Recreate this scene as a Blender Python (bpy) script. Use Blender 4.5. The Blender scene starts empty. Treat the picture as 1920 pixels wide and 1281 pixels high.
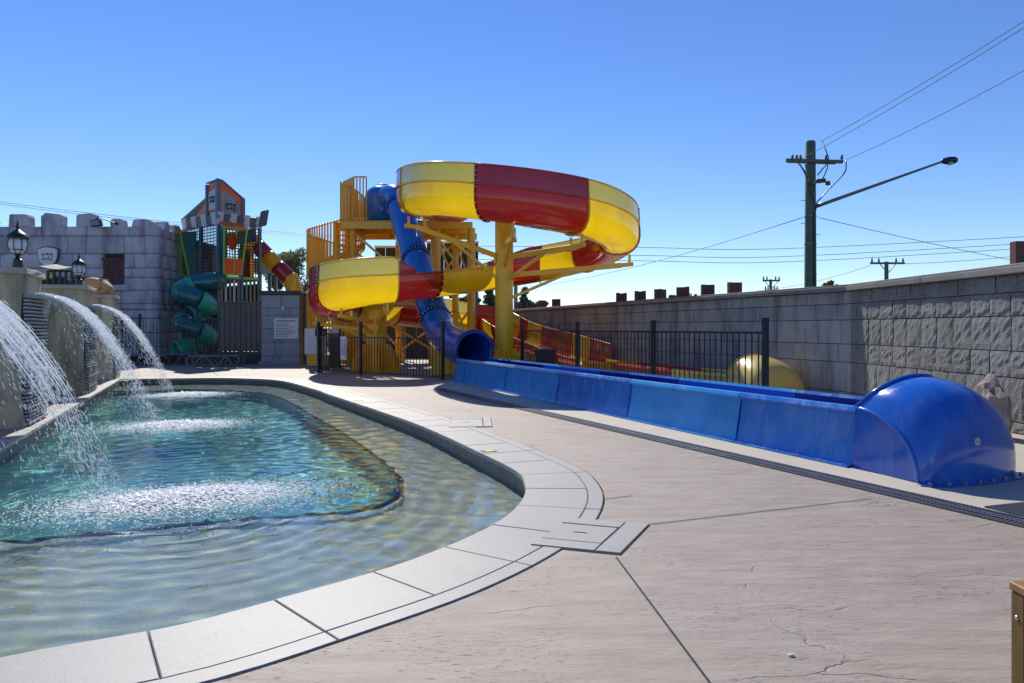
import bpy, bmesh, math, random
import numpy as np
from mathutils import Vector, Matrix, geometry

random.seed(7); rng = np.random.default_rng(7)
scene = bpy.context.scene
C = scene.collection
PI = math.pi

# ------------------------------------------------------------------ camera, sky, sun, exposure
F, H, HZ = 1340.0, 1.4, 616.0            # focal length in photo pixels, eye height, horizon row
cam_d = bpy.data.cameras.new('camera'); cam = bpy.data.objects.new('camera', cam_d); C.objects.link(cam)
cam.location = (0, 0, H); cam.rotation_euler = (PI/2, 0, 0)
cam_d.sensor_width = 36.0; cam_d.lens = 36.0*F/1920.0
cam_d.shift_y = -(640.5-HZ)/1920.0
cam_d.clip_start = 0.05; cam_d.clip_end = 6000
scene.camera = cam

SUN_EL, SUN_AZ = math.radians(41), math.radians(-17)      # azimuth from +Y, negative = left
sun_v = Vector((math.sin(SUN_AZ)*math.cos(SUN_EL), math.cos(SUN_AZ)*math.cos(SUN_EL), math.sin(SUN_EL)))
world = bpy.data.worlds.new('World'); scene.world = world; world.use_nodes = True
wn = world.node_tree.nodes; wl = world.node_tree.links; wn.clear()
sky = wn.new('ShaderNodeTexSky'); sky.sky_type = 'NISHITA'; sky.sun_disc = False
sky.sun_elevation = SUN_EL; sky.sun_rotation = SUN_AZ
sky.air_density = 1.0; sky.dust_density = 0.0; sky.ozone_density = 5.0; sky.altitude = 0
bg = wn.new('ShaderNodeBackground'); bg.inputs[1].default_value = 0.07
wo = wn.new('ShaderNodeOutputWorld'); hs = wn.new('ShaderNodeHueSaturation'); hs.inputs['Saturation'].default_value = 1.16; hs.inputs['Hue'].default_value = .513; hs.inputs['Value'].default_value = 1.0
wl.new(sky.outputs[0], hs.inputs['Color']); wl.new(hs.outputs[0], bg.inputs[0]); wl.new(bg.outputs[0], wo.inputs[0])
sd = bpy.data.lights.new('sun', 'SUN'); sd.energy = 2.5; sd.angle = math.radians(0.5); sd.color = (1.0, 0.94, 0.84)
sun = bpy.data.objects.new('sun', sd); C.objects.link(sun); sun.location = (-15, 30, 40)
sun.rotation_euler = sun_v.to_track_quat('Z', 'Y').to_euler()
vs = scene.view_settings
vs.view_transform = 'Standard'; vs.look = 'None'; vs.gamma = 1.0; vs.use_curve_mapping = False; vs.exposure = 0.98
scene.render.engine = 'CYCLES'
try:
    scene.cycles.max_bounces = 10; scene.cycles.transparent_max_bounces = 16
    scene.cycles.use_denoising = True; scene.cycles.sample_clamp_indirect = 6.0
    scene.cycles.caustics_reflective = False; scene.cycles.caustics_refractive = True
except Exception: pass

# ------------------------------------------------------------------ measuring helpers
def PX(px, d): return (px-960.0)*d/F                 # world X of a photo column at distance d
def PZ(py, d): return H-(py-HZ)*d/F                  # world Z of a photo row at distance d
def G(px, py, z=0.0):                                # ground point seen at a photo pixel
    d = (H-z)*F/(py-HZ); return Vector((PX(px, d), d, z))

# ------------------------------------------------------------------ object helpers
WL = {}
def empty(name, loc, label, cat, group=None):
    o = bpy.data.objects.new(name, None); C.objects.link(o); o.empty_display_size = .2
    o.location = loc; WL[o] = Vector(loc)
    o['label'] = label; o['category'] = cat
    if group: o['group'] = group
    return o
def tag(o, label, cat, group=None):
    o['label'] = label; o['category'] = cat
    if group: o['group'] = group
    return o
def kind(o, k='structure'): o['kind'] = k; return o
def link(name, me, parent=None, loc=(0, 0, 0)):
    o = bpy.data.objects.new(name, me); C.objects.link(o)
    o.location = loc
    if parent is not None:
        o.parent = parent; WL[o] = WL[parent]+Vector(loc)
    else: WL[o] = Vector(loc)
    return o

class MB:
    """collects polygons, then links them as ONE mesh object"""
    def __init__(s): s.v = []; s.f = []; s.m = []
    def add(s, vs_, fs, mi=0):
        b = len(s.v); s.v += [tuple(p) for p in vs_]; s.f += [tuple(b+i for i in f) for f in fs]; s.m += [mi]*len(fs)
        return s
    def poly(s, pts, mi=0): return s.add(pts, [range(len(pts))], mi)
    def frame_box(s, c, ux, uy, uz, mi=0):          # centre and three half vectors
        c, ux, uy, uz = map(Vector, (c, ux, uy, uz))
        vs_ = [c+ux*a+uy*b+uz*d for d in (-1, 1) for (a, b) in ((-1, -1), (1, -1), (1, 1), (-1, 1))]
        return s.add(vs_, [(3, 2, 1, 0), (4, 5, 6, 7), (0, 1, 5, 4), (1, 2, 6, 5), (2, 3, 7, 6), (3, 0, 4, 7)], mi)
    def box(s, x0, x1, y0, y1, z0, z1, mi=0):
        return s.frame_box(((x0+x1)/2, (y0+y1)/2, (z0+z1)/2), ((x1-x0)/2, 0, 0), (0, (y1-y0)/2, 0), (0, 0, (z1-z0)/2), mi)
    def rbox(s, c, size, a=0, mi=0):                # box with base centre c, turned by a about z
        ca, sa = math.cos(a), math.sin(a)
        return s.frame_box((c[0], c[1], c[2]+size[2]/2), (ca*size[0]/2, sa*size[0]/2, 0), (-sa*size[1]/2, ca*size[1]/2, 0), (0, 0, size[2]/2), mi)
    def bar(s, p, q, w, h=None, up=(0, 0, 1), mi=0):
        p, q = Vector(p), Vector(q); h = h or w; d = q-p; t = d.normalized(); u = Vector(up)
        if abs(t.dot(u)) > .98: u = Vector((1, 0, 0))
        sx = t.cross(u).normalized(); sz = sx.cross(t).normalized()
        return s.frame_box((p+q)/2, d/2, sx*w/2, sz*h/2, mi)
    def tube(s, pts, r, n=8, caps=True, mi=0, closed=False):
        pts = [Vector(p) for p in pts]; k = len(pts)
        rr = r if hasattr(r, '__len__') else [r]*k
        fr = frames(pts, closed)
        b = len(s.v)
        for i, (t, a, c) in enumerate(fr):
            for j in range(n):
                th = 2*PI*j/n; s.v.append(tuple(pts[i]+a*(math.cos(th)*rr[i])+c*(math.sin(th)*rr[i])))
        for i in range(k if closed else k-1):
            for j in range(n):
                i2 = (i+1) % k; j2 = (j+1) % n
                s.f.append((b+i*n+j, b+i*n+j2, b+i2*n+j2, b+i2*n+j)); s.m.append(mi)
        if caps and not closed:
            s.f.append(tuple(b+j for j in reversed(range(n)))); s.m.append(mi)
            s.f.append(tuple(b+(k-1)*n+j for j in range(n))); s.m.append(mi)
        return s
    def lathe(s, c, prof, n=16, mi=0):              # prof: (radius, z) from bottom to top
        b = len(s.v); c = Vector(c)
        for r, z in prof:
            for j in range(n):
                th = 2*PI*j/n; s.v.append((c.x+r*math.cos(th), c.y+r*math.sin(th), c.z+z))
        for i in range(len(prof)-1):
            for j in range(n):
                j2 = (j+1) % n
                s.f.append((b+i*n+j, b+i*n+j2, b+(i+1)*n+j2, b+(i+1)*n+j)); s.m.append(mi)
        s.f.append(tuple(b+j for j in reversed(range(n)))); s.m.append(mi)
        s.f.append(tuple(b+(len(prof)-1)*n+j for j in range(n))); s.m.append(mi)
        return s
    def grid(s, rows, mi=0, flip=False):            # rows: list of lists of points
        b = len(s.v); nr, nc = len(rows), len(rows[0])
        for r in rows: s.v += [tuple(p) for p in r]
        for i in range(nr-1):
            for j in range(nc-1):
                q = (b+i*nc+j, b+i*nc+j+1, b+(i+1)*nc+j+1, b+(i+1)*nc+j)
                s.f.append(q[::-1] if flip else q); s.m.append(mi)
        return s
    def data(s, name, mats, smooth=False, origin=None):
        v = np.array(s.v, dtype=float) if s.v else np.zeros((0, 3))
        if origin is None:
            lo, hi = v.min(0), v.max(0); origin = np.array([(lo[0]+hi[0])/2, (lo[1]+hi[1])/2, lo[2]])
        origin = np.array(origin, dtype=float)
        me = bpy.data.meshes.new(name); me.from_pydata((v-origin).tolist(), [], s.f)
        if not isinstance(mats, (list, tuple)): mats = [mats]
        for m in mats: me.materials.append(m)
        if len(mats) > 1: me.polygons.foreach_set('material_index', s.m)
        if smooth: me.polygons.foreach_set('use_smooth', [True]*len(me.polygons))
        me.update(); return me, Vector(origin)
    def build(s, name, mats, parent=None, smooth=False, bevel=0, seg=1, auto=None):
        me, org = s.data(name, mats, smooth or bool(auto))
        loc = org-WL[parent] if parent is not None else org
        o = link(name, me, parent, loc)
        if auto:
            try: me.set_sharp_from_angle(angle=math.radians(auto))
            except Exception: pass
        if bevel:
            m = o.modifiers.new('bevel', 'BEVEL'); m.width = bevel; m.segments = seg; m.limit_method = 'ANGLE'; m.angle_limit = math.radians(40)
        return o

def frames(pts, closed=False):
    k = len(pts); out = []
    a = None
    for i in range(k):
        if closed: t = pts[(i+1) % k]-pts[i-1]
        else: t = pts[min(i+1, k-1)]-pts[max(i-1, 0)]
        t = t.normalized()
        if a is None:
            u = Vector((0, 0, 1)) if abs(t.z) < .95 else Vector((1, 0, 0))
            a = (u-t*u.dot(t)).normalized()
        else:
            a = (a-t*a.dot(t)).normalized()
        out.append((t, a, t.cross(a).normalized()))
    return out
def catmull(pts, n=8, closed=False):
    P = [np.array(p, dtype=float) for p in pts]; k = len(P); out = []
    rng_ = range(k) if closed else range(k-1)
    for i in rng_:
        p0 = P[i-1] if (closed or i > 0) else 2*P[0]-P[1]
        p1 = P[i]; p2 = P[(i+1) % k]
        p3 = P[(i+2) % k] if (closed or i+2 < k) else 2*P[k-1]-P[k-2]
        for j in range(n):
            t = j/n
            out.append(.5*((2*p1)+(-p0+p2)*t+(2*p0-5*p1+4*p2-p3)*t*t+(-p0+3*p1-3*p2+p3)*t**3))
    if not closed: out.append(P[-1])
    return out
def text_mesh(body, size, mat, loc, rot, parent=None, name='lettering', align='CENTER', extrude=0.002, sx=1.0, bold=0.0):
    cu = bpy.data.curves.new('t', 'FONT'); cu.body = body; cu.size = size; cu.extrude = extrude; cu.offset = bold
    cu.align_x = align; cu.align_y = 'CENTER'; cu.resolution_u = 2
    to = bpy.data.objects.new('t', cu); C.objects.link(to)
    dg = bpy.context.evaluated_depsgraph_get()
    me = bpy.data.meshes.new_from_object(to.evaluated_get(dg)); bpy.data.objects.remove(to); bpy.data.curves.remove(cu)
    me.transform(Matrix.Diagonal((sx, 1, 1, 1)))
    me.materials.clear(); me.materials.append(mat); me.name = name
    o = link(name, me, parent, Vector(loc)-(WL[parent] if parent is not None else Vector()))
    o.rotation_euler = rot
    return o

# ------------------------------------------------------------------ materials
MATS = {}
def nodes_of(name):
    m = bpy.data.materials.new(name); m.use_nodes = True; nt = m.node_tree
    for n in list(nt.nodes): nt.nodes.remove(n)
    out = nt.nodes.new('ShaderNodeOutputMaterial'); MATS[name] = m
    return m, nt, out
def N(nt, t, **kw):
    n = nt.nodes.new(t)
    for k, v in kw.items():
        if k.startswith('i_'):
            key = k[2:]; key = int(key) if key.isdigit() else key.replace('_', ' ')
            n.inputs[key].default_value = v
        else: setattr(n, k, v)
    return n
def rgb(c): return (c[0], c[1], c[2], 1.0)
def pos(nt, scale=(1, 1, 1), rot=(0, 0, 0)):
    g = N(nt, 'ShaderNodeNewGeometry'); mp = N(nt, 'ShaderNodeMapping')
    mp.inputs['Scale'].default_value = scale; mp.inputs['Rotation'].default_value = rot
    nt.links.new(g.outputs['Position'], mp.inputs['Vector']); return mp.outputs[0]
def noise(nt, vec, scale, detail=5, rough=.55, dist=0):
    n = N(nt, 'ShaderNodeTexNoise'); n.inputs['Scale'].default_value = scale; n.inputs['Detail'].default_value = detail
    n.inputs['Roughness'].default_value = rough; n.inputs['Distortion'].default_value = dist
    nt.links.new(vec, n.inputs['Vector']); return n.outputs[0]
def ramp(nt, fac, stops):
    r = N(nt, 'ShaderNodeValToRGB'); e = r.color_ramp.elements
    while len(e) < len(stops): e.new(.5)
    for i, (p, c) in enumerate(stops):
        e[i].position = p; e[i].color = rgb(c) if hasattr(c, '__len__') else (c, c, c, 1)
    nt.links.new(fac, r.inputs[0]); return r.outputs[0]
def mix(nt, fac, a, b, mode='MIX'):
    m = N(nt, 'ShaderNodeMix', data_type='RGBA', blend_type=mode)
    for sock, val in ((m.inputs[0], fac), (m.inputs[6], a), (m.inputs[7], b)):
        if isinstance(val, bpy.types.NodeSocket): nt.links.new(val, sock)
        elif hasattr(val, '__len__'): sock.default_value = rgb(val)
        else: sock.default_value = val
    return m.outputs[2]
def math_n(nt, op, a, b=0.0):
    m = N(nt, 'ShaderNodeMath', operation=op)
    for i, val in enumerate((a, b)):
        if isinstance(val, bpy.types.NodeSocket): nt.links.new(val, m.inputs[i])
        else: m.inputs[i].default_value = val
    return m.outputs[0]
def bump(nt, h, strength=.3, dist=.01, normal=None):
    b = N(nt, 'ShaderNodeBump'); b.inputs['Strength'].default_value = strength; b.inputs['Distance'].default_value = dist
    nt.links.new(h, b.inputs['Height'])
    if normal is not None: nt.links.new(normal, b.inputs['Normal'])
    return b.outputs[0]
def principled(nt, out, col, rough=.5, nrm=None, **kw):
    p = N(nt, 'ShaderNodeBsdfPrincipled')
    if isinstance(col, bpy.types.NodeSocket): nt.links.new(col, p.inputs['Base Color'])
    else: p.inputs['Base Color'].default_value = rgb(col)
    if isinstance(rough, bpy.types.NodeSocket): nt.links.new(rough, p.inputs['Roughness'])
    else: p.inputs['Roughness'].default_value = rough
    if nrm is not None: nt.links.new(nrm, p.inputs['Normal'])
    for k, v in kw.items(): p.inputs[k.replace('_', ' ')].default_value = v
    if out is not None: nt.links.new(p.outputs[0], out.inputs[0])
    return p
def sc(c, k): return tuple(x*k for x in c)

def paint(name, col, rough=.4, var=.12, scale=2.0, bstr=.0, bscale=60, dirt=0.0, metal=0.0, coat=0.0, stretch=(1, 1, 1)):
    m, nt, out = nodes_of(name)
    v = pos(nt, stretch)
    n1 = noise(nt, v, scale, 6, .6)
    c = mix(nt, ramp(nt, n1, [(.3, 0.), (.7, 1.)]), sc(col, 1-var), sc(col, 1+var))
    if dirt:
        v2 = pos(nt, (1.5, 1.5, .35)); n2 = noise(nt, v2, 2.2, 8, .65)
        c = mix(nt, math_n(nt, 'MULTIPLY', ramp(nt, n2, [(.48, 0.), (.75, 1.)]), dirt), c, sc((.25, .23, .2), .5))
    r = math_n(nt, 'ADD', math_n(nt, 'MULTIPLY', noise(nt, v, scale*5, 4), .25), rough-.12)
    nb = bump(nt, noise(nt, v, bscale, 4), bstr, .01) if bstr else None
    principled(nt, out, c, r, nb, Metallic=metal, Coat_Weight=coat, Coat_Roughness=.08)
    return m
def fibreglass(name, col, trans=.2, rough=.18, var=.10, streak=0.0, tcol=None):
    """gel coated GRP: glossy, lets a little light through"""
    m, nt, out = nodes_of(name)
    v = pos(nt); n1 = noise(nt, v, 1.3, 5, .6)
    c = mix(nt, ramp(nt, n1, [(.3, 0.), (.7, 1.)]), sc(col, 1-var), sc(col, 1+var))
    rr = rough
    if streak:
        v2 = pos(nt, (2.2, 2.2, .55)); n2 = noise(nt, v2, 2.0, 9, .7, .6)
        n3 = noise(nt, pos(nt), .9, 4, .6)
        chalk = math_n(nt, 'MULTIPLY', ramp(nt, n2, [(.47, 0.), (.72, 1.)]), ramp(nt, n3, [(.35, 0.), (.65, 1.)]))
        c = mix(nt, math_n(nt, 'MULTIPLY', chalk, streak), c, (.36, .50, .80))
        rr = math_n(nt, 'ADD', math_n(nt, 'MULTIPLY', chalk, .35), rough)
    else:
        rr = math_n(nt, 'ADD', math_n(nt, 'MULTIPLY', noise(nt, v, 6, 4), .12), rough-.05)
    p = principled(nt, None, c, rr, bump(nt, noise(nt, v, 2.5, 3), .05, .03), Coat_Weight=.4, Coat_Roughness=.06)
    if trans:
        t = N(nt, 'ShaderNodeBsdfTranslucent')
        if tcol: t.inputs[0].default_value = rgb(tcol)
        else: nt.links.new(c, t.inputs[0])
        ms = N(nt, 'ShaderNodeMixShader'); ms.inputs[0].default_value = trans
        nt.links.new(p.outputs[0], ms.inputs[1]); nt.links.new(t.outputs[0], ms.inputs[2]); nt.links.new(ms.outputs[0], out.inputs[0])
    else: nt.links.new(p.outputs[0], out.inputs[0])
    return m

def make_deck():
    m, nt, out = nodes_of('stamped_concrete')
    v = pos(nt); vr = pos(nt, (.75, 2.6, 1), (0, 0, .12))
    big = noise(nt, v, .35, 5, .6); mid = noise(nt, vr, 3.0, 8, .65); fine = noise(nt, v, 60, 4, .7)
    c = mix(nt, ramp(nt, big, [(.3, 0.), (.7, 1.)]), (.255, .203, .165), (.325, .27, .224))
    c = mix(nt, ramp(nt, mid, [(.35, 0.), (.75, 1.)]), c, (.385, .325, .272))
    c = mix(nt, math_n(nt, 'MULTIPLY', ramp(nt, fine, [(.55, 0.), (.8, 1.)]), .3), c, (.2, .17, .15))
    # slate cracks of the stamp: warped cell edges, broken up
    warp = N(nt, 'ShaderNodeVectorMath', operation='MULTIPLY_ADD')
    nz = N(nt, 'ShaderNodeTexNoise'); nz.inputs['Scale'].default_value = 1.6; nz.inputs['Detail'].default_value = 5
    nt.links.new(v, nz.inputs['Vector']); nt.links.new(nz.outputs['Color'], warp.inputs[0])
    warp.inputs[1].default_value = (.9, .9, .9); nt.links.new(vr, warp.inputs[2])
    vo = N(nt, 'ShaderNodeTexVoronoi', feature='DISTANCE_TO_EDGE'); vo.inputs['Scale'].default_value = .62
    nt.links.new(warp.outputs[0], vo.inputs['Vector'])
    edge = ramp(nt, vo.outputs['Distance'], [(.0, 1.), (.007, 0.)])
    mask = ramp(nt, noise(nt, v, 1.1, 4, .6), [(.50, 0.), (.60, 1.)])
    crack = math_n(nt, 'MULTIPLY', edge, mask)
    pit = ramp(nt, noise(nt, pos(nt, (1, 4.5, 1), (0, 0, .12)), 16, 5, .62), [(.61, 0.), (.67, 1.)])
    pit = math_n(nt, 'MULTIPLY', pit, ramp(nt, noise(nt, v, 1.2, 3), [(.45, 0.), (.6, 1.)]))
    dark = math_n(nt, 'MAXIMUM', math_n(nt, 'MULTIPLY', crack, .6), math_n(nt, 'MULTIPLY', pit, .6))
    c = mix(nt, dark, c, (.10, .085, .075))
    wet = ramp(nt, noise(nt, pos(nt), .55, 7, .68, .5), [(.54, 0.), (.68, 1.)])
    c = mix(nt, math_n(nt, 'MULTIPLY', wet, .22), c, (.20, .165, .14))
    hgt = math_n(nt, 'SUBTRACT', math_n(nt, 'ADD', mid, math_n(nt, 'MULTIPLY', fine, .12)), math_n(nt, 'MULTIPLY', dark, .5))
    principled(nt, out, c, .62, bump(nt, hgt, .75, .025))
    return m
def make_speckle(name, base, dark, light, rough=.6, scale=220, bstr=.12):
    m, nt, out = nodes_of(name); v = pos(nt)
    c = mix(nt, ramp(nt, noise(nt, v, 1.1, 6, .6), [(.3, 0.), (.7, 1.)]), sc(base, .9), sc(base, 1.06))
    s1 = noise(nt, v, scale, 2, .6)
    c = mix(nt, math_n(nt, 'MULTIPLY', ramp(nt, s1, [(.56, 0.), (.66, 1.)]), .5), c, dark)
    c = mix(nt, math_n(nt, 'MULTIPLY', ramp(nt, s1, [(.34, 1.), (.44, 0.)]), .5), c, light)
    c = mix(nt, math_n(nt, 'MULTIPLY', ramp(nt, noise(nt, v, 4.5, 7, .7), [(.55, 0.), (.8, 1.)]), .3), c, sc(base, .62))
    principled(nt, out, c, rough, bump(nt, s1, bstr, .004)); return m
def make_block(name, c0, c1, stain, bscale, bstr, rough=.85, dist=.03, stain_amt=.7):
    m, nt, out = nodes_of(name); v = pos(nt)
    oi = N(nt, 'ShaderNodeObjectInfo')
    a = noise(nt, v, 1.1, 7, .65, .4); b = noise(nt, v, bscale, 6, .65)
    c = mix(nt, ramp(nt, a, [(.3, 0.), (.7, 1.)]), c0, c1)
    c = mix(nt, .16, c, mix(nt, oi.outputs['Random'], sc(c0, .6), sc(c1, 1.35)))
    st = noise(nt, pos(nt, (1.3, 1.3, .28)), 1.6, 8, .65)
    c = mix(nt, math_n(nt, 'MULTIPLY', ramp(nt, st, [(.48, 0.), (.7, 1.)]), stain_amt), c, stain)
    c = mix(nt, math_n(nt, 'MULTIPLY', ramp(nt, b, [(.5, 0.), (.8, 1.)]), .35), c, sc(c0, .55))
    principled(nt, out, c, rough, bump(nt, b, bstr, dist)); return m
def make_foliage(name, c0, c1):
    m, nt, out = nodes_of(name); v = pos(nt)
    c = mix(nt, ramp(nt, noise(nt, v, 1.4, 4, .7), [(.3, 0.), (.7, 1.)]), c0, c1)
    p = principled(nt, None, c, .55)
    t = N(nt, 'ShaderNodeBsdfTranslucent'); nt.links.new(c, t.inputs[0])
    ms = N(nt, 'ShaderNodeMixShader'); ms.inputs[0].default_value = .5
    nt.links.new(p.outputs[0], ms.inputs[1]); nt.links.new(t.outputs[0], ms.inputs[2]); nt.links.new(ms.outputs[0], out.inputs[0]); return m
def make_mosaic():
    m, nt, out = nodes_of('mosaic_tile'); 
    g = N(nt, 'ShaderNodeNewGeometry'); sep = N(nt, 'ShaderNodeSeparateXYZ'); nt.links.new(g.outputs['Position'], sep.inputs[0])
    # run along the wall = x*0.8+y, height = z
    u = math_n(nt, 'ADD', math_n(nt, 'MULTIPLY', sep.outputs[0], .8), sep.outputs[1])
    cmb = N(nt, 'ShaderNodeCombineXYZ'); nt.links.new(u, cmb.inputs[0]); nt.links.new(sep.outputs[2], cmb.inputs[1])
    br = N(nt, 'ShaderNodeTexBrick'); br.inputs['Scale'].default_value = 1.0
    br.inputs['Brick Width'].default_value = .05; br.inputs['Row Height'].default_value = .025; br.inputs['Mortar Size'].default_value = .003
    br.inputs['Color1'].default_value = (.10, .115, .12, 1); br.inputs['Color2'].default_value = (.19, .205, .21, 1); br.inputs['Mortar'].default_value = (.05, .055, .06, 1)
    nt.links.new(cmb.outputs[0], br.inputs['Vector'])
    c = mix(nt, ramp(nt, noise(nt, pos(nt), 6, 6, .7), [(.4, 0.), (.75, 1.)]), br.outputs[0], (.05, .06, .065))
    principled(nt, out, c, .35, bump(nt, br.outputs['Fac'], .4, -.002)); return m
def make_water(name, refr):
    m, nt, out = nodes_of(name)
    v = pos(nt)
    vr = pos(nt, (.55, 1.35, 1), (0, 0, -.16))
    n1 = noise(nt, vr, 2.3, 3, .5, .6); n2 = noise(nt, vr, 7.0, 3, .55, .4); n3 = noise(nt, vr, 22, 3, .5)
    h = math_n(nt, 'ADD', math_n(nt, 'ADD', math_n(nt, 'MULTIPLY', n1, 1.0), math_n(nt, 'MULTIPLY', n2, .38)), math_n(nt, 'MULTIPLY', n3, .10))
    b = bump(nt, math_n(nt, 'ADD', n2, math_n(nt, 'MULTIPLY', n3, .5)), .10, .012)
    gi = N(nt, 'ShaderNodeNewGeometry'); dt = N(nt, 'ShaderNodeVectorMath', operation='DOT_PRODUCT')      # Schlick reflectance of water, both sides
    nt.links.new(gi.outputs['Incoming'], dt.inputs[0]); nt.links.new(b, dt.inputs[1])
    om = math_n(nt, 'SUBTRACT', 1.0, math_n(nt, 'ABSOLUTE', dt.outputs['Value'])); fr = math_n(nt, 'ADD', math_n(nt, 'MULTIPLY', math_n(nt, 'POWER', om, 5.0), .98), .02)
    gl = N(nt, 'ShaderNodeBsdfGlossy'); gl.inputs['Roughness'].default_value = .03; nt.links.new(b, gl.inputs['Normal'])
    tr = N(nt, 'ShaderNodeBsdfTransparent'); tr.inputs[0].default_value = (.95, .99, .99, 1)
    rf = N(nt, 'ShaderNodeBsdfRefraction'); rf.inputs['IOR'].default_value = 1.33; rf.inputs['Roughness'].default_value = 0; rf.inputs[0].default_value = (.88, .97, .98, 1); nt.links.new(b, rf.inputs['Normal'])
    m1 = N(nt, 'ShaderNodeMixShader'); m1.inputs[0].default_value = refr
    nt.links.new(tr.outputs[0], m1.inputs[1]); nt.links.new(rf.outputs[0], m1.inputs[2])
    m2 = N(nt, 'ShaderNodeMixShader'); nt.links.new(fr, m2.inputs[0])
    nt.links.new(m1.outputs[0], m2.inputs[1]); nt.links.new(gl.outputs[0], m2.inputs[2]); nt.links.new(m2.outputs[0], out.inputs[0])
    return m
def make_drop():
    m, nt, out = nodes_of('water_drop')
    p = principled(nt, None, (.88, .92, .96), .08, Specular_IOR_Level=.8)
    t = N(nt, 'ShaderNodeBsdfTranslucent'); t.inputs[0].default_value = (.9, .93, .97, 1)
    tr = N(nt, 'ShaderNodeBsdfTransparent')
    a = N(nt, 'ShaderNodeMixShader'); a.inputs[0].default_value = .55; nt.links.new(p.outputs[0], a.inputs[1]); nt.links.new(t.outputs[0], a.inputs[2])
    b = N(nt, 'ShaderNodeMixShader'); b.inputs[0].default_value = .25; nt.links.new(a.outputs[0], b.inputs[1]); nt.links.new(tr.outputs[0], b.inputs[2])
    nt.links.new(b.outputs[0], out.inputs[0]); return m
def make_glass(name, col, alpha=.5):
    m, nt, out = nodes_of(name)
    p = principled(nt, None, col, .1); tr = N(nt, 'ShaderNodeBsdfTransparent')
    b = N(nt, 'ShaderNodeMixShader'); b.inputs[0].default_value = alpha; nt.links.new(p.outputs[0], b.inputs[1]); nt.links.new(tr.outputs[0], b.inputs[2])
    nt.links.new(b.outputs[0], out.inputs[0]); return m
def make_wood(name, c0, c1, axis='z', scale=14):
    m, nt, out = nodes_of(name)
    st = {'x': (.12, 1, 1), 'y': (1, .12, 1), 'z': (1, 1, .12)}[axis]
    n = noise(nt, pos(nt, st), scale, 7, .65, .8)
    c = mix(nt, ramp(nt, n, [(.3, 0.), (.7, 1.)]), c0, c1)
    principled(nt, out, c, .6, bump(nt, n, .3, .004)); return m

deck_m = make_deck()
apron_m = make_speckle('smooth_slab', (.50, .455, .37), (.36, .32, .26), (.6, .56, .48), .65, 120, .08)
coping_m = make_speckle('granite_coping', (.335, .325, .30), (.17, .17, .165), (.52, .515, .50), .55, 130, .1)
strip_m = make_speckle('granite_strip', (.33, .32, .295), (.17, .17, .165), (.52, .515, .50), .55, 130, .1)
grout_m = paint('grey_grout', (.085, .08, .075), .9, .2)
joint_m = paint('dark_joint', (.045, .042, .04), .9, .2)
shelf_m = make_speckle('pebble_shelf', (.58, .60, .49), (.33, .34, .25), (.74, .76, .65), .8, 60, .1)
deep_m = make_speckle('pebble_deep', (.34, .78, .70), (.22, .64, .58), (.5, .84, .78), .8, 60, .1)
edge_m = paint('dark_edge_tile', (.05, .055, .045), .5, .3, 20)
mosaic_m = make_mosaic(); water_m = make_water('deep_water', .9); shallow_m = make_water('shallow_water', .9); drop_m = make_drop()
foam_m, nt_, out_ = nodes_of('foam')
p_ = principled(nt_, None, (.95, .97, .98), .45); t_ = N(nt_, 'ShaderNodeBsdfTranslucent'); t_.inputs[0].default_value = (.95, .97, .98, 1)
s_ = N(nt_, 'ShaderNodeMixShader'); s_.inputs[0].default_value = .4; nt_.links.new(p_.outputs[0], s_.inputs[1]); nt_.links.new(t_.outputs[0], s_.inputs[2]); nt_.links.new(s_.outputs[0], out_.inputs[0])
smooth_block_m = make_block('smooth_block', (.26, .26, .262), (.40, .40, .402), (.075, .078, .08), 7, .3, .85, .03, .85)
rough_block_m = make_block('split_block', (.21, .21, .21), (.33, .33, .33), (.11, .11, .11), 34, 1.0, .9, .05, .45)
mortar_m = paint('mortar', (.05, .05, .055), .9, .2)
cap_m = make_block('cap_stone', (.19, .175, .17), (.29, .27, .26), (.12, .11, .11), 8, .2, .8, .02, .5)
castle_m = make_block('castle_stone', (.42, .41, .47), (.66, .65, .71), (.17, .165, .19), 5, .5, .85, .05, .9)
pillar_m = make_block('render_stone', (.44, .36, .23), (.62, .53, .37), (.15, .125, .085), 5, .45, .85, .04, .9)
pillar_cap_m = make_block('pillar_cap', (.38, .34, .28), (.5, .46, .39), (.2, .18, .15), 10, .4, .8, .02, .5)
pump_m = make_block('grey_block', (.28, .295, .33), (.42, .44, .47), (.13, .14, .16), 4, .2, .85, .02, .6)
slat_m = paint('slate_slat', (.30, .31, .33), .4, .3, 12, .2)
slat_dark_m = paint('slate_gap', (.03, .035, .04), .6)
yellow_m = fibreglass('yellow_gelcoat', (.86, .60, .008), .44)
yguard_m = fibreglass('yellow_guard', (.66, .58, .10), .28, .2, tcol=(.7, .62, .12))
red_m = fibreglass('red_gelcoat', (.40, .018, .010), .16)
rguard_m = fibreglass('red_guard', (.27, .022, .038), .16, .2)
lip_y = fibreglass('yellow_lip', (.88, .70, .22), .45); lip_r = fibreglass('red_lip', (.55, .12, .10), .35)
blue_m = fibreglass('blue_gelcoat', (.013, .16, .64), .10, .2)
blue_tube_m = fibreglass('blue_tube_gelcoat', (.012, .19, .68), .08, .16)
blue_deep_m = fibreglass('deep_blue_gelcoat', (.012, .16, .60), .05, .24, streak=.5)
blue_light_m = fibreglass('light_blue_gelcoat', (.025, .30, .74), .06, .24, streak=.45)
navy_m = fibreglass('navy_gelcoat', (.006, .028, .26), .03, .16)
cream_m = fibreglass('pale_yellow_gelcoat', (.74, .56, .16), .15, .3)
steel_y = paint('yellow_steel', (.93, .52, .016), .35, .08, 1.5, dirt=.05, coat=.2)
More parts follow.
